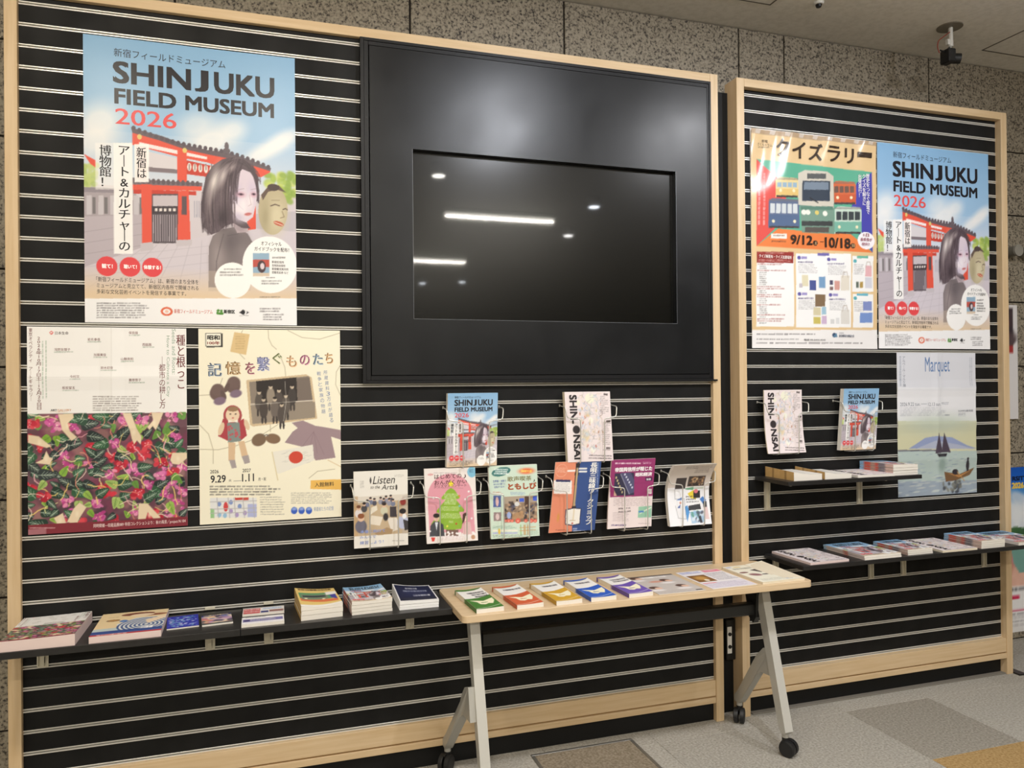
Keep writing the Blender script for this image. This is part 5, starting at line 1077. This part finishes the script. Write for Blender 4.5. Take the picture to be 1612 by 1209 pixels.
def quiz_leaf(k):
    k.rect(.06, .26, .94, .62, (92, 150, 104)); k.poly([(.06, .55), (.94, .66), (.94, .8), (.06, .7)], (214, 116, 74)); k.poly([(.78, .3), (.94, .3), (.94, .7), (.82, .6)], (74, 72, 158)); k.rect(.1, .35, .75, .62, (120, 134, 110)); k.rect(.14, .4, .7, .5, (60, 66, 70)); k.ell(.2, .56, .04, .03, (236, 230, 200)); k.ell(.62, .6, .04, .03, (236, 230, 200)); k.rect(.72, .22, .98, .4, (236, 232, 226)); k.rect(0, .9, 1, 1, (238, 234, 228)); k.small(.08, .03, .9, .13, 1, (96, 70, 40), .9, .9, 0)
YS = [(0, 1, (206, 172, 106))]
def sag(u, v): return .014 * (1 - u) ** 2 * (1.1 - v) - .008 * np.sin(np.asarray(u) * 3.1) * v
pile('leaflet_bundle', ('yellow tram leaflets, topmost bundle with a curled cover', 'bundle of yellow-edged leaflets under the tram cover'), 'leaflets', art_flat(50, .146, .212, (226, 196, 120), quiz_leaf), -.200, -.250, zt, .146, .212, (.018, .017, .017), 4.0, sag, PAGES, YS, 'yellow leaflet bundles on the left shelf')
pile('guide_booklet', ('small shrine gate booklet on top of the left shelf stack', 'small booklet in the left shelf stack between yellow and navy'), 'booklet', AG5, -.022, -.243, zt, .148, .213, (.011, .012, .012, .0125), 3.5, lambda u, v: .004 * (np.asarray(u) - .5) ** 2 * 4, PAGES, SIDEG, 'shrine gate booklets in the left shelf stack')
def navy(k):
    k.rect(.04, .04, .96, .96, (28, 32, 62)); k.small(.3, .18, .62, .30, 1, (226, 226, 226), .9, .8, 0); k.small(.22, .34, .82, .46, 1, (190, 194, 206), .9, .9, 0); k.small(.42, .62, .84, .74, 1, (226, 226, 226), .9, .9, 0); k.ell(.52, .5, .4, .3, (60, 66, 110), .5, 0, .35); k.small(.15, .86, .9, .9, 1, (130, 130, 150), .7); k.rect(.04, .78, .96, .96, (46, 46, 56), .5)
pile('leaflet_bundle', ('navy leaflets with white lettering beside the table, topmost bundle', 'white-edged leaflet bundle beneath the navy cover'), 'leaflets', art_flat(50, .147, .213, (238, 236, 236), navy), .153, -.236, zt, .147, .213, (.009, .010, .011), -1.5, lambda u, v: .014 * (1 - np.asarray(u)) ** 2 * (1.2 - v), mat('paper_pages_white', (240, 239, 238), .8), None, 'navy leaflet bundles on the left shelf')
# --- table top
zt = .72
GUIDES = [('green', (70, 124, 52), .401, -.406, 4, [(.30, .92), (.40, .95), (.45, .92)]), ('orange-red', (206, 96, 58), .554, -.407, 4.2, [(.25, .92)]), ('yellow', (206, 160, 46), .708, -.407, 3.4, [(.3, .9)]), ('blue', (46, 92, 190), .848, -.407, 2, [(.25, .85)]), ('violet', (108, 84, 172), 1.006, -.407, 4, [(.3, .95), (.3, .95)])]
for nm, c, x, y, rot, tx in GUIDES:
    dk = tuple(int(q * .86) for q in c)
    lying('guide_book', nm + ' and white tall guide book with a pale map shape on the table', 'book', art_guide(c, tx), x, y, zt, .105, .272, .0155, rot - 1.0, lambda u, v: .004 * (np.asarray(u) - .45) ** 2 * 4 * (.4 + .6 * (1 - np.asarray(v))), PAGES, [(0, .07, dk), (.07, .46, (226, 216, 198)), (.46, 1, dk)], 'tall guide books along the table')
def heads(k):
    k.rect(0, 0, 1, 1, (196, 188, 182)); k.rect(0, 0, 1, .06, (110, 100, 96)); k.small(.2, .08, .8, .16, 1, (240, 238, 236), .9, .9, 0)
    for x, y, a in ((.12, .10, 0), (.62, .32, .3), (.15, .66, 0), (.72, .66, .2)): k.ell(x, y, .11, .07, (90, 66, 58), .15, a); k.ell(x + .06, y + .04, .08, .05, (222, 184, 162), .15, a); k.ell(x - .02, y + .14, .16, .05, (226, 220, 218), .3)
    k.ell(.4, .36, .15, .05, (206, 150, 130), .3); k.rect(.82, .92, .96, .96, (70, 66, 66)); k.small(.05, .85, .75, .97, 4, (170, 164, 160), .6)
def concert(k):
    k.small(.05, .04, .5, .16, 2, (120, 130, 200), .7, .7, 0); k.rect(.58, .02, .98, .14, (226, 130, 150)); k.small(.62, .05, .94, .11, 1, (246, 230, 232), .8); k.rect(.05, .25, .45, .62, (132, 92, 48)); k.ell(.25, .42, .14, .12, (196, 150, 80), .4); k.ell(.28, .54, .05, .05, (240, 232, 214)); k.small(.5, .2, .97, .62, 8, (120, 116, 126), .7, .45); k.rect(.02, .68, .98, .97, (222, 216, 226)); k.small(.05, .7, .95, .95, 7, (170, 160, 180), .6); k.rect(.05, .68, .35, .72, (222, 150, 160))
def cream(k):
    k.small(.1, .16, .85, .24, 1, (140, 134, 120), .7, .9, 0); k.rect(.04, .05, .16, .10, (190, 190, 220)); k.rect(.2, .07, .36, .12, (226, 206, 150)); k.poly([(.38, .32), (.72, .25), (.86, .42), (.5, .48)], (74, 64, 62)); k.small(.5, .33, .72, .4, 2, (220, 210, 206), .8); k.ell(.14, .42, .1, .04, (130, 90, 90)); k.ell(.26, .58, .13, .07, (150, 110, 112), .2, .5); k.ell(.5, .6, .1, .03, (100, 92, 90)); k.poly([(.72, .48), (.98, .46), (.9, .66), (.66, .62)], (170, 156, 172)); k.ell(.68, .7, .06, .03, (206, 60, 70)); k.small(.1, .82, .7, .95, 4, (170, 168, 156), .6); k.rect(.8, .86, .97, .9, (226, 190, 110)); k.small(.62, .9, .8, .96, 2, (120, 130, 170), .7)
lying('leaflet', 'grey leaflet with four lying heads beside the violet guide book', 'leaflet', art_flat(72, .209, .280, (196, 188, 182), heads), 1.136, -.404, zt, .209, .280, .0016, 0)
lying('leaflet', 'white leaflet with brown photo and pink box on the table', 'leaflet', art_flat(72, .209, .286, (232, 228, 230), concert), 1.377, -.404, zt, .209, .286, .0016, 1.2)
lying('leaflet_stack', 'cream magazine stack at the right table end, back corner lifted', 'leaflets', art_flat(72, .209, .282, (238, 234, 216), cream), 1.605, -.409, zt, .209, .282, .010, 1.5, lambda u, v: .018 * np.maximum(0, np.asarray(u) - .55) * np.maximum(0, .35 - np.asarray(v)) * 4, PAGEC)
# --- narrow board shelves
zt = 1.105
KS = [(0, .02, (130, 100, 60)), (.02, .28, (206, 168, 110)), (.28, .30, (120, 92, 56)), (.30, .70, (206, 168, 110)), (.70, .72, (120, 92, 56)), (.72, 1.0, (206, 168, 110))]
def kraftcurl(u, v): return .020 * np.maximum(0, .5 - np.asarray(u)) * 2 * (1 - np.asarray(v) * .4) - .003
def plainwhite(k): k.small(.1, .1, .9, .9, 9, (190, 186, 180), .4)
kinds = art_flat(20, .15, .21, (232, 228, 220), plainwhite)
lying('kraft_notebook_stack', 'kraft-spined booklet stack at the left end of the upper shelf', 'booklets', kinds, 1.912, -.216, zt, .150, .205, .030, 0, kraftcurl, PAGES, KS, 'kraft booklet stacks')
lying('kraft_notebook_stack', 'second kraft-spined booklet stack from the left on the upper shelf', 'booklets', kinds, 2.078, -.216, zt, .146, .205, .024, 0, kraftcurl, PAGES, KS, 'kraft booklet stacks')
lying('leaflet_stack', 'low stack of illustrated leaflets between kraft booklets and shrine gate booklets', 'leaflets', AFS, 2.254, -.222, zt, .208, .225, .011, -1, None, PAGES)
pile('guide_booklet', ('small shrine gate booklet on top of the upper shelf stack', 'small booklet in the upper shelf stack'), 'booklet', AG5, 2.462, -.216, zt, .146, .21, (.010, .012, .013, .013), 0.5, lambda u, v: .004 * (1 - np.asarray(u)), PAGES, SIDEG, 'shrine gate booklets on the upper shelf')
zt = .738
FS = [(0, 1, (214, 204, 198))]
lying('leaflet_stack', 'low stack of illustrated leaflets at the left end of the lower shelf', 'leaflets', AFS, 1.961, -.258, zt, .212, .262, .010, 1.5, None, PAGEP, None)
pile('guide_booklet', ('large shrine gate booklet lying on top, lower shelf', 'large booklet beneath the shrine gate booklet, lower shelf'), 'booklet', AG4, 2.249, -.262, zt, .207, .268, (.010, .011), 0, None, PAGES, [(0, .1, (160, 186, 206)), (.1, .5, (206, 188, 178)), (.5, .62, (196, 130, 116)), (.62, 1, (206, 190, 184))], 'large shrine gate booklets on the lower shelf')
pile('guide_booklet', ('small shrine gate booklet on top, left of the lower shelf joint', 'small booklet in the stack left of the lower shelf joint'), 'booklet', AG5, 2.507, -.250, zt, .146, .212, (.008, .009, .009), 0, lambda u, v: .003 * np.asarray(u) * 0, PAGES, SIDEG, 'small shrine gate booklets left of the shelf joint')
lying('leaflet_stack', 'low stack of illustrated leaflets just right of the lower shelf joint', 'leaflets', AFS, 2.702, -.262, zt, .207, .258, .010, -1, None, PAGEC, None)
pile('guide_booklet', ('small shrine gate booklet on top, near the right post', 'small booklet in the stack near the right post'), 'booklet', AG5, 2.944, -.258, zt, .148, .214, (.009, .009, .010, .010), 0, None, PAGES, SIDEG, 'small shrine gate booklets near the right post')
lying('guide_booklet', 'large shrine gate booklet at the far right shelf end', 'booklet', AG4, 3.176, -.262, zt, .207, .262, .014, 0, None, PAGES, FS)

# ------------------------------------------------------------------ folding table on casters
def table():
    t = thing('folding_table', 'narrow beech-top folding table on silver legs with black casters', 'table', (1.09, -.222, 0)); cx, cy = 1.09, -.222
    x0, x1, y0, y1, r, z0, z1 = .345 - cx, 1.840 - cx, -.424 - cy, -.022 - cy, .022, .694, .7198
    P = []
    for (ax, ay, a0) in ((x1 - r, y0 + r, -90), (x1 - r, y1 - r, 0), (x0 + r, y1 - r, 90), (x0 + r, y0 + r, 180)):
        for k in range(7): a = math.radians(a0 + 15 * k); P.append((ax + r * math.cos(a), ay + r * math.sin(a)))
    m_ = MB(); n = len(P); c = .0015
    rings = [(z0, c), (z0 + c, 0), (z1 - c, 0), (z1, c)]; V = []
    for z, i_ in rings:
        for p in P:
            d = Vector((p[0], p[1])); q = Vector((max(x0 + r, min(x1 - r, p[0])), max(y0 + r, min(y1 - r, p[1])))); e = (d - q); s_ = (e.length - i_) / max(e.length, 1e-6); o = q + e * s_; V.append((o.x, o.y, z))
    F = [(k * n + i, k * n + (i + 1) % n, (k + 1) * n + (i + 1) % n, (k + 1) * n + i) for k in range(3) for i in range(n)] + [list(range(n))[::-1], [3 * n + i for i in range(n)]]
    m_.add(V, F); m_.build('tabletop', WOODT, t)
    MB().box(.47 - cx, 1.70 - cx, -.225 - cy, -.185 - cy, .535, .588, 0, .006).build('crossbeam', BLKMET, t)
    for lx, s in ((.432, -1), (1.724, 1)):
        X = lx - cx; h = .019
        # main strut, leaning from below the top's middle to the front foot
        def Q(y, z): return (y - cy, z)
        m1 = MB(); a, b = Q(-.225, .690), Q(-.388, .092); wd = .026
        dx, dz = b[0] - a[0], b[1] - a[1]; l = math.hypot(dx, dz); nx_, nz_ = -dz / l * wd, dx / l * wd
        prof = [(a[0] + nx_, a[1]), (b[0] + nx_ * .9, b[1] + .016), (b[0] + nx_ * .3, b[1]), (b[0] - nx_ * .5, b[1]), (b[0] - nx_ * .9, b[1] + .012), (a[0] - nx_, a[1])]
        m1.prism(prof, 'x', X - h, X + h); m1.build('front_leg', SILVERL, t)
        # rear strut with a broad knuckle
        kx = X - .026 if s < 0 else X
        m2 = MB(); prof = [Q(-.318, .425), Q(-.262, .405), Q(-.215, .360), Q(-.190, .325), Q(-.060, .150), Q(-.030, .118), Q(-.030, .092), Q(-.066, .092), Q(-.085, .112), Q(-.215, .275), Q(-.245, .295), Q(-.345, .305)]
        m2.prism(prof, 'x', kx - .016, kx + .016)
        splay = -.034 if s < 0 else .010      # the rear struts spread a little outwards
        m2.v = [(p[0] + splay * max(0.0, min(1.0, (.31 - p[2]) / .19)), p[1], p[2]) for p in m2.v]; m2.build('rear_leg', SILVER, t)
        m3 = MB(); m3.prism([Q(-.262, .694), Q(-.150, .694), Q(-.150, .650), Q(-.185, .52), Q(-.215, .50), Q(-.235, .53), Q(-.240, .62)], 'x', X - s * .019 - .012, X - s * .019 + .0125); m3.build('hinge_bracket', BLKMET, t)
        MB().box(X - .03, X + .045 if s > 0 else X + .03, -.30 - cy, -.17 - cy, .6895, .6945, 0, .001).build('mounting_plate', BLKMET, t)
        MB().prism([Q(-.345, .694), Q(-.30, .694), Q(-.30, .664), Q(-.33, .664)], 'x', X + s * .02, X + s * .036).build('lever', SILVER, t)
        for y, ang, z, dx in ((-.385, .5 * s, .092, 0.0), (-.047, -.7, .097, splay + kx - X)):
            st = MB().cyl((X + dx, y - cy, .074), .0135, (0, 0, 1), z - .074, 16).build('caster_stem', SILVER, t)
            ca = bpy.data.objects.new('caster', None); COL.objects.link(ca); ca.parent = t; ca.location = (X + dx, y - cy, 0); ca.rotation_euler = (0, 0, ang)
            for q in (-1, 1):
                w_ = MB().cyl((q * .0045, -.014, .0335), .033, (q, 0, 0), .003, 24, 0, .0335).cyl((q * .0075, -.014, .0335), .0335, (q, 0, 0), .014, 24).cyl((q * .0215, -.014, .0335), .0335, (q, 0, 0), .003, 24, 0, .026)
                w_.build('wheel', RUBBER, ca)
            hd = MB()
            pr = [(-.014 + .037 * math.cos(math.radians(a_)), .0335 + .037 * math.sin(math.radians(a_))) for a_ in range(-20, 121, 14)] + [(-.014 + .024 * math.cos(math.radians(a_)), .0335 + .024 * math.sin(math.radians(a_))) for a_ in range(120, -21, -20)]
            hd.prism(pr, 'x', -.004, .004); hd.cyl((0, 0, .060), .014, (0, 0, 1), .0145, 14); hd.build('hood', RUBBER, ca)
table()

# ------------------------------------------------------------------ small fittings
def fittings():
    # floor access hatch
    t = thing('floor_hatch', 'metal-framed carpeted floor hatch in front of the wide board', 'hatch', (.955, -.28, 0)); a, b = .232, .232
    fr = MB()
    for q in ((-a, a, b - .014, b), (-a, a, -b, -b + .014), (-a, -a + .014, -b + .014, b - .014), (a - .014, a, -b + .014, b - .014)): fr.box(q[0], q[1], q[2], q[3], .0003, .005, 0, .0012)
    fr.build('hatch_frame', HATCHM, t); box('hatch_carpet', -a + .0145, a - .0145, -b + .0145, b - .0145, .0003, .0028, carpet('carpet_hatch', (138, 126, 108)), t)
    # security camera hanging from the ceiling
    c = thing('security_camera', 'small black camera on a white ceiling stem with a red wire', 'camera', (3.135, .06, CEIL)); 
    MB().cyl((0, 0, -.006), .062, (0, 0, 1), .006, 28).build('ceiling_flange', mat('flange_grey', (120, 112, 98), .5), c)
    MB().cyl((.005, 0, -.075), .0115, (0, 0, 1), .069, 16).cyl((.005, 0, -.105), .0125, (0, 0, 1), .032, 16).cyl((.005, 0, -.125), .005, (0, 0, 1), .02, 10).box(-.022, -.006, -.008, .008, -.098, -.068, 0, .001).build('stem', WHITE, c)
    MB().box(-.035, .012, -.03, .035, -.195, -.122, 0, .006).build('body', RUBBER, c); MB().cyl((.01, -.005, -.168), .026, (.85, -.5, -.12), .038, 20).build('lens', RUBBER, c); MB().tube([(-.034, 0, -.137), (-.072, -.005, -.135)], .004, 8).build('connector', RUBBER, c)
    MB().tube([(-.004, -.004, -.03), (-.04, -.006, -.055), (-.088, -.008, -.088), (-.094, -.008, -.125), (-.078, -.006, -.15)], .0025, 8, 0, .02).build('wire', mat('red_wire', (150, 62, 44), .5), c)
    s = thing('smoke_sensor', 'small round sensor on the ceiling', 'sensor', (2.29, .045, CEIL)); MB().cyl((0, 0, -.012), .022, (0, 0, 1), .012, 20, 0, .026).build('base', WHITE, s); MB().cyl((0, 0, -.024), .012, (0, 0, 1), .013, 16, 0, .016).build('head', BEZEL, s)
    # wall bumpers and outlet strip
    for x, lb in ((3.925, 'grey round wall bumper on granite, next to the right post'), (4.025, 'grey round wall bumper at the very right edge')):
        b_ = thing('wall_bumper', lb, 'bumper', (x, .389, 2.312), 0, 'round bumpers on the granite'); MB().cyl((0, 0, 0), .030, (0, -1, 0), .06, 24).build('stub', mat('bumper_grey', (112, 108, 98), .5), b_); MB().cyl((0, -.06, 0), .034, (0, -1, 0), .012, 24).build('cap', mat('bumper_cap', (150, 146, 136), .45), b_)
    o = thing('outlet_box', 'black outlet box with white sockets in the gap between the boards', 'outlet', (1.742, .0545, .345)); MB().box(-.022, .0285, -.024, 0, -.095, .095, 0, .004).build('housing', BEZEL, o)
    MB().box(-.018, .006, -.0262, -.0245, -.062, .062, 0, .0008).build('socket_plate', WHITE, o)
    for z in (-.03, .028): MB().cyl((-.006, -.0266, z), .0085, (0, -1, 0), .004, 14).build('socket', BEZEL, o)
fittings()
box('rail_clip', 1.462 - .2526 - .024, 1.462 - .2526 + .024, -.006, -.0018, 1.150, 1.176, BRKT, dl, .001)

# ------------------------------------------------------------------ lamps
def lamps():
    def fixture(name, label, cat, x, y, group, r, col, strength):
        t = thing(name, label, cat, (x, y, CEIL), 0, group)
        MB().cyl((0, 0, -.10), r, (0, 0, 1), .10, 24).build('housing', WHITE, t)
        MB().cyl((0, 0, -.1015), r * .8, (0, 0, 1), .001, 24).build('lens', mat('lens_%.2f_%.2f' % (col[2], strength), (255, 255, 255), .5, emit=col, es=strength), t)
        return t
    for i, (x, y, ax, az, wt, col) in enumerate(SPOTS):
        t = fixture('ceiling_spotlight', 'round ceiling spotlight aimed at ' + ('the left end of the wide board', 'the cream doll poster', 'the screen', 'the tram poster', 'the right post')[i], 'lamp', x, y, 'ceiling spotlights', .06, col, 12)
        ld = bpy.data.lights.new('spot_light', 'SPOT'); ld.energy = wt * SPOT_GAIN; ld.color = col; ld.spot_size = math.radians(128); ld.spot_blend = .9; ld.shadow_soft_size = .05
        lo = bpy.data.objects.new('spot_light', ld); link(lo, t); lo.location = (0, 0, -.12)
        d = Vector((ax - x, 0 - y, az - (CEIL - .12))); lo.rotation_euler = d.to_track_quat('-Z', 'Y').to_euler()
    for (x, y, wt, col), wh in zip(DOWN, ('bluest mirrored', 'mirrored below the bluest', 'mirrored at the upper left', 'mirrored at the lower left', 'mirrored just right of the lowest', 'left of the camera, not mirrored')):
        t = fixture('ceiling_downlight', 'small round ceiling downlight ' + wh + ' in the screen', 'lamp', x, y, 'ceiling downlights', .065, col, 60)
        ld = bpy.data.lights.new('down_light', 'SPOT'); ld.energy = wt * DOWN_GAIN; ld.color = col; ld.spot_size = math.radians(120); ld.spot_blend = .8; ld.shadow_soft_size = .05
        lo = bpy.data.objects.new('down_light', ld); link(lo, t); lo.location = (0, 0, -.12)
    for (x0, x1, y, wt), wh in zip(TUBES, ('longest line in the screen', 'lower line at the screen edge', 'left of the camera, front row', 'left of the camera, second row', 'far left, front row', 'far left, second row', 'rearmost')):
        t = thing('fluorescent_lamp', 'ceiling fluorescent batten, ' + wh, 'lamp', ((x0 + x1) / 2, y, CEIL), 0, 'fluorescent battens'); h = (x1 - x0) / 2
        MB().box(-h - .02, h + .02, -.04, .04, -.045, 0, 0, .004).build('batten', WHITE, t)
        MB().tube([(-h, 0, -.066), (h, 0, -.066)], .011, 12).build('tube', mat('tube_glow', (255, 255, 255), .5, emit=(1.0, .96, .86), es=26), t)
        ld = bpy.data.lights.new('tube_light', 'AREA'); ld.shape = 'RECTANGLE'; ld.size = 2 * h; ld.size_y = .016; ld.energy = wt * TUBE_GAIN; ld.color = (1.0, .95, .84)
        lo = bpy.data.objects.new('tube_light', ld); link(lo, t); lo.location = (0, 0, -.085)
lamps()
build_lettering()
